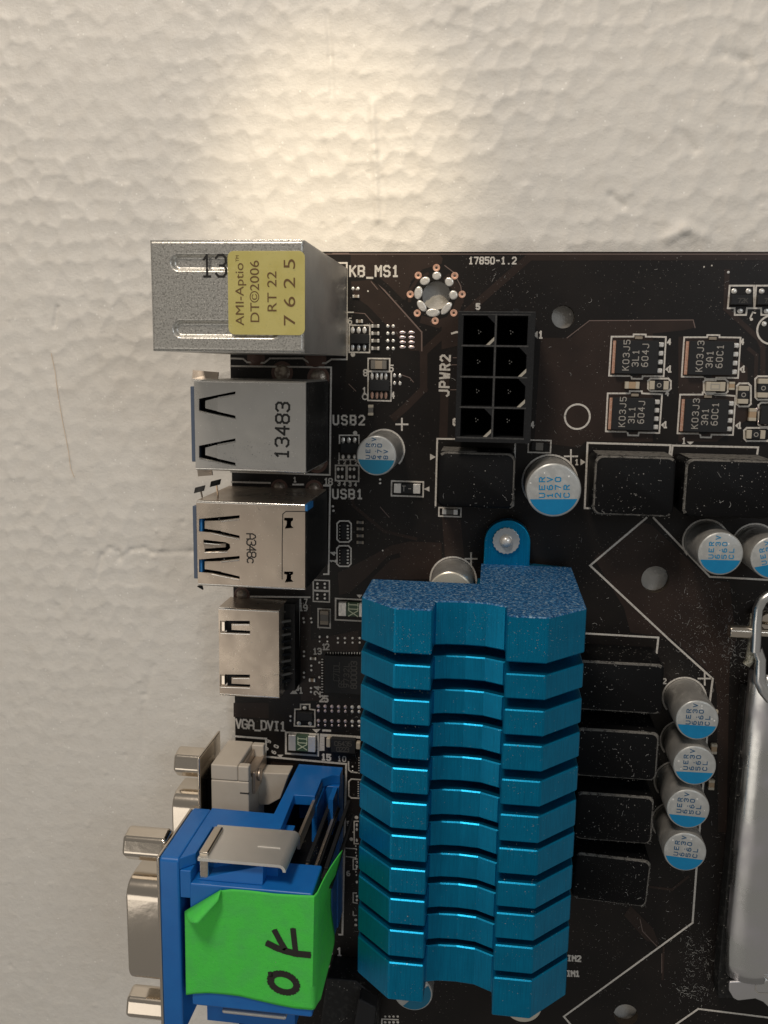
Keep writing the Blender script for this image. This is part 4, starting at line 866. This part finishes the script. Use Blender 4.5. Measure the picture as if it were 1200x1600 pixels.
def usb_three():
    zt = 16.0; y1 = at(400, 785, zt).y; y0 = at(400, 919, zt).y
    o = box_port('usb_port', -25.2, -9.3, y0, y1, zt, M['warm_steel'], [], 'steel USB 3 port with blue tongues and A348c stamped on its lid')
    holes = []
    for dy in (0, 63.5): holes.append([w2(x, y + dy, zt) for x, y in ((374.5, 805), (374.5, 809.5), (345, 813), (345, 830), (374.5, 837), (374.5, 841), (330, 832), (311, 830.5), (311, 810.5))])
    holes.append([w2(x, y, zt) for x, y in ((318, 843), (352, 847), (359, 850), (360, 856), (355, 861), (320, 862), (320, 858), (318, 847))])
    for yy in (793, 877): holes.append([w2(x, y + yy, zt) for x, y in ((444, 16), (458, 16), (458, 20), (455, 22), (455, 28), (459, 32), (445, 33), (448, 26), (448, 21), (444, 20))])
    m = MB(); m.plate([(-25.2, y0 + .25), (-9.3, y0 + .25), (-9.3, y1 - .25), (-25.2, y1 - .25)], holes, zt - .3, zt + .04); build('lid', m, M['warm_steel'], o)
    for dy in (0, 63.5):
        tongue(o, [(346, 813.4 + dy), (346, 829.6 + dy), (318, 827 + dy), (318, 815 + dy)], zt + .04, .55, M['warm_steel'])
        q = MB(); a, b, c, d = rect(311.5, 811 + dy, 316.5, 830 + dy, zt - .5); q.box(a, b, c, d, zt - 3, zt - .36); build('blue_tongue', q, M['usbblue'], o)
    tongue(o, [(317, 848.5), (317, 857.5), (351, 856), (351, 850.5)], zt, .5, M['warm_steel'])
    edge_glints(o, [(a, b) for dy in (0, 63.5) for a, b in (((374, 811.5 + dy), (346, 814.5 + dy)), ((374, 842.5 + dy), (331, 833.5 + dy)))] + [((319, 848.5), (345, 851)), ((320, 863.5), (356, 862.5))], zt)
    q = MB(); TXT('A348c', 385.5, 834, 386.5, 880, 13.5, 1.9, .6, q, zt + .06); build('date_code', q, M['ink'], o, kind='stuff')
    q = MB(); TXT
    for pts in ([(478, 799), (447, 799), (442, 803), (441, 850), (441, 905)],): q.stroke([w2(x, y, zt) for x, y in pts], .12, zt + .05)
    build('score_line', q, M['rear_black'], o)
    q = MB(); q.box(-25.95, -25.25, y0 + .9, y1 - .9, 1.5, zt - .4); build('front_insulator', q, M['bluegrey'], o, bevel=.1)
    q = MB(); q.box(-9.29, -9.10, y0 + .2, y1 - .2, .1, 15.6); build('rear_insulator', q, M['rear_black'], o, bevel=.15)
    q = MB(); q.box(-9.32, -8.95, y1 - 1.0, y1 - .1, 12, 16.02); build('blue_corner', q, M['usbblue'], o)
    for s, spans in ((1, ((304, 319, .9), (329, 344, 1.9))), (-1, ((306, 313, .5),))):
        for xa, xb, off in spans:
            q = MB(); yy = y1 if s > 0 else y0; a = at(xa, 780, 13.5).x; b = at(xb, 780, 13.5).x; y_ = yy + s * off
            q.add([(a, y_ - .25, 13.8), (b, y_ + .15, 13.8), (b, y_ + .9 * s, 13.2), (a, y_ + .5 * s, 13.2), (a, y_ - .25, 13.4), (b, y_ + .15, 13.4), (b, y_ + .9 * s, 12.8), (a, y_ + .5 * s, 12.8)], [(0, 1, 2, 3), (7, 6, 5, 4), (0, 4, 5, 1), (1, 5, 6, 2), (2, 6, 7, 3), (3, 7, 4, 0)])
            build('side_spring', q, M['rear_black'], o); q = MB(); q.tube([((a + b) / 2, yy - s * .1, 12.2), ((a + b) / 2, y_ + s * .2, 12.9)], .14, 6); build('spring_arm', q, M['warm_steel'], o)
    return o
usb_three()
def hdmi():
    zt = 6.5; y1 = at(385, 951, zt).y; y0 = at(385, 1089, zt).y; x1 = at(436, 1020, zt).x
    o = box_port('hdmi_port', XF, x1, y0, y1, zt, M['warm_steel'], [], 'low brownish steel HDMI port with two spring slots', inner=M['mosfet'])
    holes = []
    for dy in (0, 84): holes.append([w2(x, y + dy, zt) for x, y in ((344, 969.5), (390.5, 970), (390.5, 974.5), (362, 974.5), (362, 984), (391, 985.5), (391, 989.5), (344, 988))])
    m = MB(); m.plate([(XF, y0 + .25), (x1, y0 + .25), (x1, y1 - .25), (XF, y1 - .25)], holes, zt - .3, zt + .04); build('lid', m, M['warm_steel'], o)
    for dy in (0, 84):
        q = MB(); a, b, c, d = rect(344.5, 970.5 + dy, 352, 987 + dy, zt - .5); q.box(a, b, c, d, zt - 2, zt - .4); build('contact', q, M['nickel'], o, bevel=.1)
    edge_glints(o, [(a, b) for dy in (0, 84) for a, b in (((390, 976), (364, 976)), ((391, 991), (345, 989.5))) for a, b in (((a[0], a[1] + dy), (b[0], b[1] + dy)),)], zt)
    q = MB(); x2 = at(463, 1020, 2.5).x; q.box(x1 + .02, x2, y0 + .2, y1 + .2, .1, 3.2); build('rear_insulator', q, M['black'], o, bevel=.1)
    for k in range(10):
        ya = at(448, 969 + k * 10.3, 3.2).y; q = MB(); xa, xb = at(437, 1000, 4).x, at(455, 1000, 3.2).x
        q.extr([(xa, ya - .16, 4.6), (xa + .5, ya - .16, 4.5), (xb, ya - .16 , 3.4), (xb, ya - .16, 3.1), (xa, ya - .16, 4.2)], (0, .34, 0)); build('contact_leg', q, M['mosfet'] if k % 2 else M['greychip'], o)
    return o
hdmi()

# ------------------------------------------------------------------ stacked VGA over DVI connector
def video_stack():
    root = bpy.data.objects.new('video_connector', None); COL.objects.link(root); loc = Vector((-17, -52, 0)); WL['video_connector'] = loc; root.parent = mbd; root.location = loc - BASE; root.empty_display_size = 5
    root['label'] = 'stacked video connector: blue upper plug housing over a white lower one'
    ZT = 31.5; YW = -43.14; YE = -70.0
    # blue flange plate
    xa = at(248, 1340, ZT).x; xb = at(279.5, 1340, ZT).x
    f = MB(); f.prism(rounded(0, ZT - 17.3, 0, YW - YE, .7), 0, xb - xa); f.v = [(xa + v[2], YE + v[1], 17.3 + v[0]) for v in f.v]; f.f = [q for q in f.f]
    build('flange', f, M['blue'], root, bevel=.35)
    s = MB(); s.box(xa - .55, xa - .03, YE, YW - .15, 17.5, ZT - .35); build('face_plate', s, M['nickel'], root, bevel=.2)
    # end wall with the leg that stands on the board
    px = [(279, 1262), (302, 1260), (428, 1271), (467, 1193.5), (535.8, 1198.8), (531.5, 1211), (519, 1211), (503, 1216.7), (492, 1244), (459.7, 1242), (437, 1299), (434, 1300), (333, 1291), (306, 1333), (282, 1344)]
    pts = [on_y(x, y, YW) for x, y in px[1:]]
    pts[0] = Vector((xb + .0, YW, 17.3)); pts[-1] = Vector((xb + .0, YW, ZT - .1))
    w = MB(); w.extr(pts, (0, -1.6, 0)); build('end_wall', w, M['blue'], root, bevel=.1)
    # upper housing
    x0, x1, y0, y1 = at(296, 1400, ZT).x, at(488, 1400, ZT).x, at(482, 1590, ZT).y, at(488, 1397, ZT).y
    h = MB(); h.box(x0, x1, y0, y1, 24.5, ZT); h.box(x0, -13.3, y0 + .5, YW - 1.65, 17.5, 24.49); build('housing', h, M['blue'], root, bevel=.3)
    h = MB(); h.box(xb + .02, at(440, 1330, 26).x, y1 + .02, YW - 1.66, 17.6, 28.2); build('housing_web', h, M['blue'], root)
    r = MB(); ra, rb, rc, rd = rect(281, 1341, 299, 1404, ZT - .1); r.box(xb + .02, rb, rc, YW - 1.65, 22, ZT - .1); build('housing_rib', r, M['blue'], root, bevel=.15)
    # wedge between rib and housing
    q = MB(); wx = at(413, 1352, 29.6).x; q.extr([(rb + .3, y1 + .02, 30.6), (wx, y1 + 2.6, 30.0), (wx, y1 + .02, 30.6)], (0, 0, -5)); build('housing_wedge', q, M['blue'], root, bevel=.1)
    q = MB(); q.box(-13.2, -5.6, YW - 8.5, YW - 7.6, 4.62, 23); q.box(-13.2, -12.7, YW - 7.59, YW - 3.2, 4.62, 20); build('contact_carrier', q, M['black'], root)
    # lower base and ribs behind
    b = MB(); bx0, bx1 = -13.5, -6.1; b.box(bx0, bx1, YE, YW - 1.65, .1, 4.6); build('rear_base', b, M['blue'], root, bevel=.1)
    for xx, zz in ((-6.6, 9), (-8.7, 11.5)):
        b = MB(); b.box(xx - .45, xx + .3, YE, YW - 1.66, 4.62, zz); build('rear_rib', b, M['blue'], root)
    # steel strap across the end wall and down to the board
    YS = YW - .25; z0 = on_y(343, 1348, YS).z; z1 = on_y(343, 1293, YS).z; sx0 = on_y(336, 1300, YS).x; sx1 = on_y(466, 1310, YS).x
    z0, z1 = min(z0, z1), max(z0, z1)
    st = MB(); R_ = 1.0; path = [(sx0, YS + .42), (sx1 - R_, YS + .42)] + [(sx1 - R_ + R_ * math.sin(t), YS + .42 - R_ + R_ * math.cos(t)) for t in [math.pi / 2 * i / 8 for i in range(1, 9)]] + [(sx1, YS + .42 - R_ - .05)]
    inn = []
    for i, p in enumerate(path):
        pa = Vector(path[max(0, i - 1)]); pb = Vector(path[min(len(path) - 1, i + 1)]); dd = (pb - pa).normalized(); inn.append((p[0] + dd.y * .42, p[1] - dd.x * .42))
    st.prism(path + inn[::-1], z0, z1); build('earth_strap', st, M['strap'], root, smooth=35)
    k = MB(); k.box(sx1 - .44, sx1 - .02, YS - 2.4, YS - .4, .1, z0 - .002); build('strap_leg', k, M['warm_steel'], root)
    k = MB(); a_ = on_y(403, 1322, YS + .45); k.box(a_.x, a_.x + 3.2, YS + .43, YS + .52, a_.z - .12, a_.z + .12); build('strap_slot', k, M['solder'], root)
    ta, tb_, tc_, td = rect(310, 1331, 326, 1383, 30.5); t = MB(); t.box(ta, tb_, tc_, td, 23.5, 30.5); build('strap_tab', t, M['nickel'], root, bevel=.25)
    t = MB(); t.cyl((tb_ + .01, (tc_ + td) / 2 + .4, 27.2), (1, 0, 0), 1.35, .5, 24); t.cyl((tb_ + .52, (tc_ + td) / 2 + .4, 27.2), (1, 0, 0), .8, .25, 6); build('rivet', t, M['solder'], root, smooth=35)
    g = MB(); ga, gb, gc, gd = rect(346, 1578, 447, 1594, 28.5); g.box(ga, gb, gc - .1, gd, 27.0, 28.5); build('lower_strap', g, M['strap'], root, bevel=.3); g = MB(); g.box(ga - 4, gb, gc - 6, gc - .15, 6, 23); build('lower_core', g, M['blue'], root)
    # pins bending down behind the housing
    for xx, yy, zz in ((x1 + .45, YW - 4.3, 26.5), (x1 + 1.2, YW - 6.4, 25.0), (x1 + .5, y1 - .6, 24.5), (x1 - 2.2, YW - 3.4, 24), (x1 - 1.2, YW - 5.4, 25)):
        p = MB(); p.box(xx - .28, xx + .28, yy - .2, yy + .2, 4.6, zz); build('pin', p, M['mosfet'], root, bevel=.05)
    for j in range(2):
        p = MB(); xx = sx1 + 1.2 + j * 1.1; p.box(xx - .2, xx + .2, YW - 4.8 - j * .6, YW - 4.3 - j * .6, .1, 25.5); build('pin', p, M['warm_steel'], root)
    # upper D-shaped shell and jack nuts
    def dshell(xe, xp, y0, y1, z0, z1, r, m_):
        q = MB(); pr = rounded(y0, y1, z0, z1, r, 8); q.extr([(xp, y, z) for y, z in pr], (xe - xp, 0, 0)); return build('plug_shell', q, m_, root, bevel=.35, segs=3)
    zt2 = 29.6; ya, yb = at(225, 1398, zt2).y, at(225, 1541, zt2).y
    dshell(at(197.5, 1450, zt2).x, xa - .56, yb, ya + 1.6, 20.6, zt2, 2.6, M['nickel'])
    def nut(xe, xp, px_, py_, z, r, inner=True):
        y = at(px_, py_, z).y; q = MB(); q.add([], [])
        q.extr([(xp, y + r * math.cos(math.pi / 3 * i + math.pi / 4), z + r * math.sin(math.pi / 3 * i + math.pi / 4)) for i in range(6)], (xe - xp, 0, 0)); o = build('jack_nut', q, M['nickel'], root, bevel=.55, segs=4)
        t = MB(); t.cyl((xe - .02, y, z), (-1, 0, 0), r * .5, .03, 20); build('thread_hole', t, M['void'], o)
    nut(at(199.5, 1322, 25.7).x, xa - .56, 230, 1318, 25.7, 2.45); nut(at(205, 1568, 25.7).x, xa - .56, 230, 1566, 25.7, 2.45)
    # white lower housing
    wz = 10.6; wa, wb, wc, wd = rect(329, 1194, 389.5, 1300, wz)
    m = MB(); cut = at(371, 1190, wz).x
    m.box(wa, wb, wc - 8, wd - 2.6, 1.2, wz); m.box(wa + .001, cut, wd - 2.59, wd, 1.21, wz - .001); m.box(cut + .01, wb - .001, wd - 2.59, wd - .001, 9.2, wz - .002); m.box(cut + .01, wb + .3, wd - 2.59, wd - .01, 1.25, 2.6); build('lower_housing', m, M['white'], root, bevel=.25)
    m = MB(); m.prism([w2(x, y, 4.6) for x, y in ((392, 1207), (452, 1209), (438, 1248), (420, 1258), (392, 1258))], 1.4, 4.6); build('lower_shelf', m, M['white'], root, bevel=.2)
    m = MB(); m.box(cut + .15, cut + .6, wd - 2.5, wd - .6, 2.7, 9.1); m.box(cut + .6, wb + .3, wd - 2.5, wd - 1.9, 2.7, 8.6); m.box(wb + .05, wb + .5, wd - 5.5, wd - 1.8, 1.5, 8.8); m.cyl((wb + .5, wd - 3.2, 6.5), (1, 0, 0), 1.0, .4, 16); build('earth_clip', m, M['warm_steel'], root, bevel=.12)
    k = MB(); sp = at(375, 1239, wz); k.box(sp.x, wb + .01, sp.y - .12, sp.y + .12, wz - .3, wz + .02); build('mould_mark', k, M['ridge'], root)
    lp = MB(); lx = at(322, 1215, 8).x; lp.box(lx, lx + .45, -66, at(322, 1190, 8).y + 2.6, 1.6, 12.2); build('lower_face_plate', lp, M['nickel'], root, bevel=.2)
    nut(at(277.5, 1192, 7).x, lx - .02, 300, 1190, 7.0, 2.5)
    y_ = at(320, 1226, 6).y; dshell(at(274, 1260, 9).x, lx - .02, y_ - 24, y_ + .3, 2.6, 10.8, 2.6, M['nickel'])
    v = MB(); v.box(lx + .5, wa - .05, -60, wd - 3.4, 1.5, 9); build('shell_core', v, M['void'], root)
    return ZT, x0, x1, y0, y1
ZT, HX0, HX1, HY0, HY1 = video_stack()
# dark board-edge connector below, under the tape
lo = MB(); la, lb, lc, ld = rect(505, 1545, 568, 1640, 6); lo.prism([w2(510, 1528, 6), w2(556, 1533, 6), w2(592, 1562, 6), w2(585, 1640, 6), w2(495, 1640, 6)], .1, 6); build('audio_jack_block', lo, M['rear_black'], mbd, bevel=.4)
lo = MB(); lo.prism([w2(560, 1560, 9), w2(588, 1575, 9), w2(580, 1650, 9), w2(545, 1650, 9)], 6.01, 9); build('audio_jack_block', lo, M['mosfet'], mbd, bevel=.4)

# ------------------------------------------------------------------ green tape with marker writing
def tape():
    za = ZT + .10; P = lambda x, y, z=za: at(x, y, z)
    # main sheet as a grid that wraps over the rear edge
    top_edge = [(289, 1424), (300, 1420), (315, 1413), (345, 1391), (362, 1389), (390, 1391), (430, 1396), (465, 1398), (485, 1399)]
    nu, nv = 40, 44; V = []; m = MB()
    def lerp(tab, t):
        t *= len(tab) - 1; i = min(int(t), len(tab) - 2); f_ = t - i; return tab[i][0] * (1 - f_) + tab[i + 1][0] * f_, tab[i][1] * (1 - f_) + tab[i + 1][1] * f_
    bot_edge = [(291, 1554), (305, 1552), (325, 1551), (350, 1553), (375, 1556), (400, 1562), (430, 1569), (460, 1575), (481.5, 1577.5)]
    T = [lerp(top_edge, i / (nu - 1)) for i in range(nu)]; Bt = [lerp(bot_edge, i / (nu - 1)) for i in range(nu)]
    for j in range(nv):
        v = j / (nv - 1)
        for i in range(nu):
            x = T[i][0] * (1 - v) + Bt[i][0] * v + 5.5 * max(0, (i - 34) / 5) * 1.0; y = T[i][1] * (1 - v) + Bt[i][1] * v
            z = za + .02 * math.sin(x * .09 + y * .05) * math.sin(y * .06) + .02
            V.append(tuple(P(x, y, z)))
    fall = 6; fx = HX1 + .12
    m.v = V; m.f = [(j * nu + i, (j + 1) * nu + i, (j + 1) * nu + i + 1, j * nu + i + 1) for j in range(nv - 1) for i in range(nu - 1)]
    # flap hanging down the rear of the housing, flaring outward
    base = len(m.v); nf = 12; top = [V[j * nu + nu - 1] for j in range(nv)]
    for k in range(1, nf + 1):
        s = k / nf
        for j in range(nv):
            p = top[j]; v = j / (nv - 1)
            drop = 9.8 * (1 - max(0, (v - .80) / .20) * .78 - max(0, .22 - v) * .2) ; out = (.25 + 1.6 * max(0, .30 - v) / .30 + .7 * math.exp(-((v - .78) / .2) ** 2))
            m.v.append((p[0] + out * s ** 1.6 + .30 * math.sin(min(1, s * 8) * 1.57), p[1] + .9 * s * max(0, (.2 - v)) * 14 * .5, p[2] - drop * s))
    for k in range(nf):
        for j in range(nv - 1):
            a0 = (j * nu + nu - 1) if k == 0 else base + (k - 1) * nv + j; a1 = ((j + 1) * nu + nu - 1) if k == 0 else base + (k - 1) * nv + j + 1
            m.f.append((a0, a1, base + k * nv + j + 1, base + k * nv + j))
    m.m = [0] * len(m.f)
    me = m.mesh('masking_tape', [M['tape']], 70)
    o = place('masking_tape', me, None, (0, 0, 0)); sm_ = o.modifiers.new('thickness', 'SOLIDIFY'); sm_.thickness = .10; sm_.offset = 1
    o['label'] = 'strip of bright green masking tape marked OK, stuck over the blue plug housing'; o['category'] = 'tape'
    # lifted corner
    c = MB(); n = 14; root_a, root_b = (345, 1391), (300, 1421); tip = (309, 1441)
    A = [P(345, 1392, za + .2), P(337, 1397, za + .2), P(322, 1409, za + .2), P(289, 1425, za + .2)]
    tipz = za + 2.6; pts = []
    for i in range(n):
        u = i / (n - 1); e0 = P(346 - 57 * u, 1390.5 + 34 * u * (1 - .0 * u), za + .25)
        e1 = P(341 - 31 * u, 1408 + 34.5 * u, za + 1.0 + 1.7 * u)
        for k in range(6):
            s = k / 5; q = e0.lerp(e1, s); q.z += .7 * math.sin(s * math.pi) * (.3 + u); pts.append(tuple(q))
    c.v = pts; c.f = [(i * 6 + k, i * 6 + k + 1, (i + 1) * 6 + k + 1, (i + 1) * 6 + k) for i in range(n - 1) for k in range(5)]; c.m = [0] * len(c.f)
    cme = c.mesh('curled_corner', [M['tape']], 70); q = place('curled_corner', cme, o); s2 = q.modifiers.new('thickness', 'SOLIDIFY'); s2.thickness = .10
    # marker letters
    k = MB(); MW = 1.0
    def pen(pts, w=.92):
        w *= .86
        q = [P(x, y, za + .17) for x, y in pts]; sub = []
        for a, b in zip(q, q[1:]):
            for t in range(4): sub.append(a.lerp(b, t / 4))
        sub.append(q[-1]); n_ = len(sub)
        k.stroke([(p.x, p.y) for p in sub], w, za + .17)
        for p in sub: k.disc((p.x, p.y), w * .5, za + .178, 0, 14)
    ang = lambda t: math.radians(t)
    pen([(418 + 2, 1475), (432, 1481), (446, 1486), (462, 1490), (481, 1492)], 1.1); pen([(446, 1484), (438, 1471), (430, 1456)], .95); pen([(462, 1489), (460, 1472), (458, 1454)], .9)
    pen([(443 + 22 * math.cos(ang(t)) * .93 + 0, 1536 + (14 * math.sin(ang(t)) + 8 * math.cos(ang(t)) * .55)) for t in range(190, 190 + 361, 24)], 1.05); pen([(424, 1530), (423, 1522)], .9)
    build('marker_writing', k, M['marker'], o, kind='stuff')
tape()

# ------------------------------------------------------------------ processor socket
def socket():
    root = bpy.data.objects.new('processor_socket', None); COL.objects.link(root); loc = at(1200, 1300, 0); WL['processor_socket'] = loc; root.parent = mbd; root.location = loc - BASE; root.empty_display_size = 5
    root['label'] = 'processor socket with bright steel load plate and dusty lever hinge'
    z = 6.0; q = MB(); q.prism([w2(x, y, 3.2) for x, y in ((1164, 1080), (1215, 1080), (1215, 1560), (1122, 1560), (1122, 1530), (1130, 1440))], .1, 3.2); build('socket_body', q, M['rear_black'], root, bevel=.2)
    # rolled left flange of the load plate: swept profile
    Ys = [(1187, 1055), (1179, 1130), (1167, 1250), (1155, 1380), (1147, 1470), (1140, 1535)]
    sec = [(-.9, -2.6), (-.85, -1.7), (-.6, -1.15), (-.2, -.82), (.3, -.55), (.8, -.32), (1.3, -.13), (1.8, -.03), (2.4, 0), (3.2, -.05), (4.0, -.22), (4.8, -.50), (5.6, -.72), (9, -.9)]
    m = MB(); n = len(sec)
    rows = [at(x + 3, y, z) for x, y in Ys]; x_m = sum(p.x for p in rows) / len(rows)
    yy = [p.y for p in rows] ; yy = list(np.linspace(yy[0], yy[-1], 24))
    for j, y in enumerate(yy):
        t = (j - 20) / 3 if j > 20 else 0
        for (dx, dz) in sec: m.v.append((x_m + dx + (max(0, t) ** 2) * .5, y, z + dz))
    m.f = [(j * n + i, (j + 1) * n + i, (j + 1) * n + i + 1, j * n + i + 1) for j in range(len(yy) - 1) for i in range(n - 1)]; m.m = [0] * len(m.f)
    me = m.mesh('load_plate', [M['ilm']], 70); o = place('load_plate', me, root); s_ = o.modifiers.new('thickness', 'SOLIDIFY'); s_.thickness = .5; s_.offset = -1
    # front apron with its rounded corner
    a = MB(); a.prism([w2(x, y, z - .4) for x, y in ((1139, 1534), (1139, 1548), (1146, 1560), (1153, 1564), (1180, 1561), (1192, 1566), (1204, 1577), (1230, 1577), (1230, 1530))], z - .95, z - .35); build('plate_apron', a, M['ilm'], root, bevel=.25)
    e = MB(); e.stroke([w2(x, y, z - .3) for x, y in ((1190, 1520), (1200, 1530))], .2, z - .32); e.stroke([w2(x, y, z - .3) for x, y in ((1181, 1540), (1181, 1548), (1185, 1552), (1210, 1553))], .2, z - .32); build('stamped_edge', e, M['chrome'], root)
    # lever hinge: bent strip, its pin, dust-caked knuckle
    h = MB(); path = [(1212, 930), (1200, 931), (1191, 938), (1184, 952), (1182, 975), (1181, 1000), (1180, 1018)]
    P_ = [at(x, y, 8) for x, y in path]; h.tube(P_, .75, 12); build('hinge_bracket', h, M['ilm'], root, smooth=60)
    h = MB(); h.tube([at(x, y, 7.2) for x, y in ((1179, 960), (1177, 990), (1174, 1015), (1171, 1032), (1166, 1039))], .62, 10); build('hinge_arm', h, M['dirty_ilm'], root, smooth=60)
    h = MB(); h.tube([at(x, y, 7.5) for x, y in ((1182, 1014), (1188, 1030), (1187, 1050), (1186, 1062), (1193, 1078), (1204, 1092))], .85, 12); build('lever', h, M['ilm'], root, smooth=60)
    a_ = at(1139, 986, 7.4); b_ = at(1172, 987, 7.4); h = MB(); h.cyl(a_, (1, 0, 0), .98, b_.x - a_.x, 28); build('hinge_pin', h, M['nickel'], root, bevel=.12)
    h = MB(); h.cyl((b_.x + .8, a_.y, a_.z), (1, 0, 0), .6, 6, 20); build('hinge_rod', h, M['nickel'], root, smooth=40)
    h = MB(); c = at(1205, 975, 6); h.lathe((c.x, c.y, 1), [(1.5, 0), (1.5, 3.2), (1.2, 3.9), (.5, 4.1)], 28); build('plate_screw', h, M['nickel'], root, smooth=40)
    return root
socket()

# ------------------------------------------------------------------ loose dust
def dust():
    m = MB()
    def flake(x, y, z, s):
        a = random.uniform(0, 6.28); k = random.choice((3, 4, 4, 5)); el = random.uniform(.35, 1); hh = s * random.uniform(.3, .8)
        ring = []
        for i in range(k):
            t = 6.283 * i / k + random.uniform(-.4, .4); u, v = s * random.uniform(.6, 1.2) * math.cos(t), s * el * random.uniform(.6, 1.2) * math.sin(t)
            ring.append((x + u * math.cos(a) - v * math.sin(a), y + u * math.sin(a) + v * math.cos(a), z + random.uniform(0, .02)))
        m.add(ring + [(x, y, z + hh)], [(i, (i + 1) % k, k) for i in range(k)])
    def hair(x, y, z, l):
        a = random.uniform(0, 6.28); pts = [Vector((x, y, z + .03))]
        for _ in range(4): a += random.uniform(-.9, .9); pts.append(pts[-1] + Vector((math.cos(a) * l / 4, math.sin(a) * l / 4, random.uniform(-.01, .03))))
        m.tube(pts, .022, 3)
    def spread(n, x0, y0, x1, y1, z=.06, s=(.015, .05), clump=None, hairs=.04):
        for _ in range(n):
            if clump: px_, py_ = random.gauss(clump[0], clump[2]), random.gauss(clump[1], clump[3])
            else: px_, py_ = random.uniform(x0, x1), random.uniform(y0, y1)
            if not clump and not (x0 <= px_ <= x1): continue
            p = at(px_, py_, z); sz = random.uniform(*s) * (1.8 if random.random() < .08 else 1)
            if random.random() < hairs: hair(p.x, p.y, z, random.uniform(.3, 1.0))
            else: flake(p.x, p.y, z, sz)
    spread(260, 840, 400, 1200, 500); spread(150, 720, 400, 840, 480); spread(110, 548, 440, 720, 690); spread(150, 845, 500, 950, 700); spread(160, 540, 690, 690, 900)
    spread(90, 690, 800, 920, 880); spread(330, 930, 830, 1130, 1000); spread(520, 0, 0, 0, 0, clump=(1105, 975, 28, 45), s=(.02, .075), hairs=.1); spread(260, 0, 0, 0, 0, clump=(1150, 1015, 12, 25), s=(.02, .08), hairs=.15)
    spread(220, 1050, 1000, 1140, 1100); spread(200, 1110, 1100, 1130, 1560); spread(380, 900, 1420, 1120, 1600); spread(520, 0, 0, 0, 0, clump=(1095, 1500, 17, 24), s=(.012, .05), hairs=.12); spread(240, 0, 0, 0, 0, clump=(1090, 1552, 22, 12), s=(.012, .05), hairs=.12)
    spread(160, 540, 900, 566, 1470, s=(.02, .06)); spread(120, 470, 940, 560, 1180, s=(.02, .06)); spread(60, 520, 1500, 590, 1600, s=(.03, .08)); spread(140, 1030, 1340, 1110, 1470)
    for x0, y0, x1, y1, n in ((690, 712, 797, 790, 60), (938, 718, 1046, 803, 70), (1080, 722, 1200, 806, 90), (925, 1036, 1028, 1112, 70), (918, 1142, 1022, 1218, 70), (918, 1243, 1014, 1316, 130), (916, 1340, 1008, 1410, 260)): spread(n, x0, y0, x1, y1, 8.42 if y0 > 1000 else 8.22, (.015, .04), None, .05)
    # lids of the ports and the fins
    spread(240, 325, 690, 474, 734, 16.05, (.03, .07), None, 0); spread(90, 310, 605, 474, 734, 16.05, (.015, .04), None, 0); spread(90, 310, 790, 470, 915, 16.05, (.03, .07)); spread(50, 345, 990, 430, 1080, 6.55, (.03, .07))
    for zz, x0, x1 in ((30.85, 622, 674), (31.82, 797, 855)):
        spread(80, x0 - 30 * (x0 < 700), 970, x1 + 30 * (x0 > 700), 1026, zz, (.025, .06), None, 0)
        for k in range(10): spread(22, x0 - k * 2, 1058 + k * 52, x1 - k * 2, 1086 + k * 52, zz, (.02, .055), None, 0)
    spread(60, 690, 950, 785, 1005, 26.45, (.03, .07), None, 0); spread(90, 295, 1430, 480, 1565, ZT + .27, (.02, .05), None, 0)
    o = build('dust', m, M['dustm'], None, kind='stuff'); o['label'] = 'pale dust specks and lint scattered over the board'
dust()
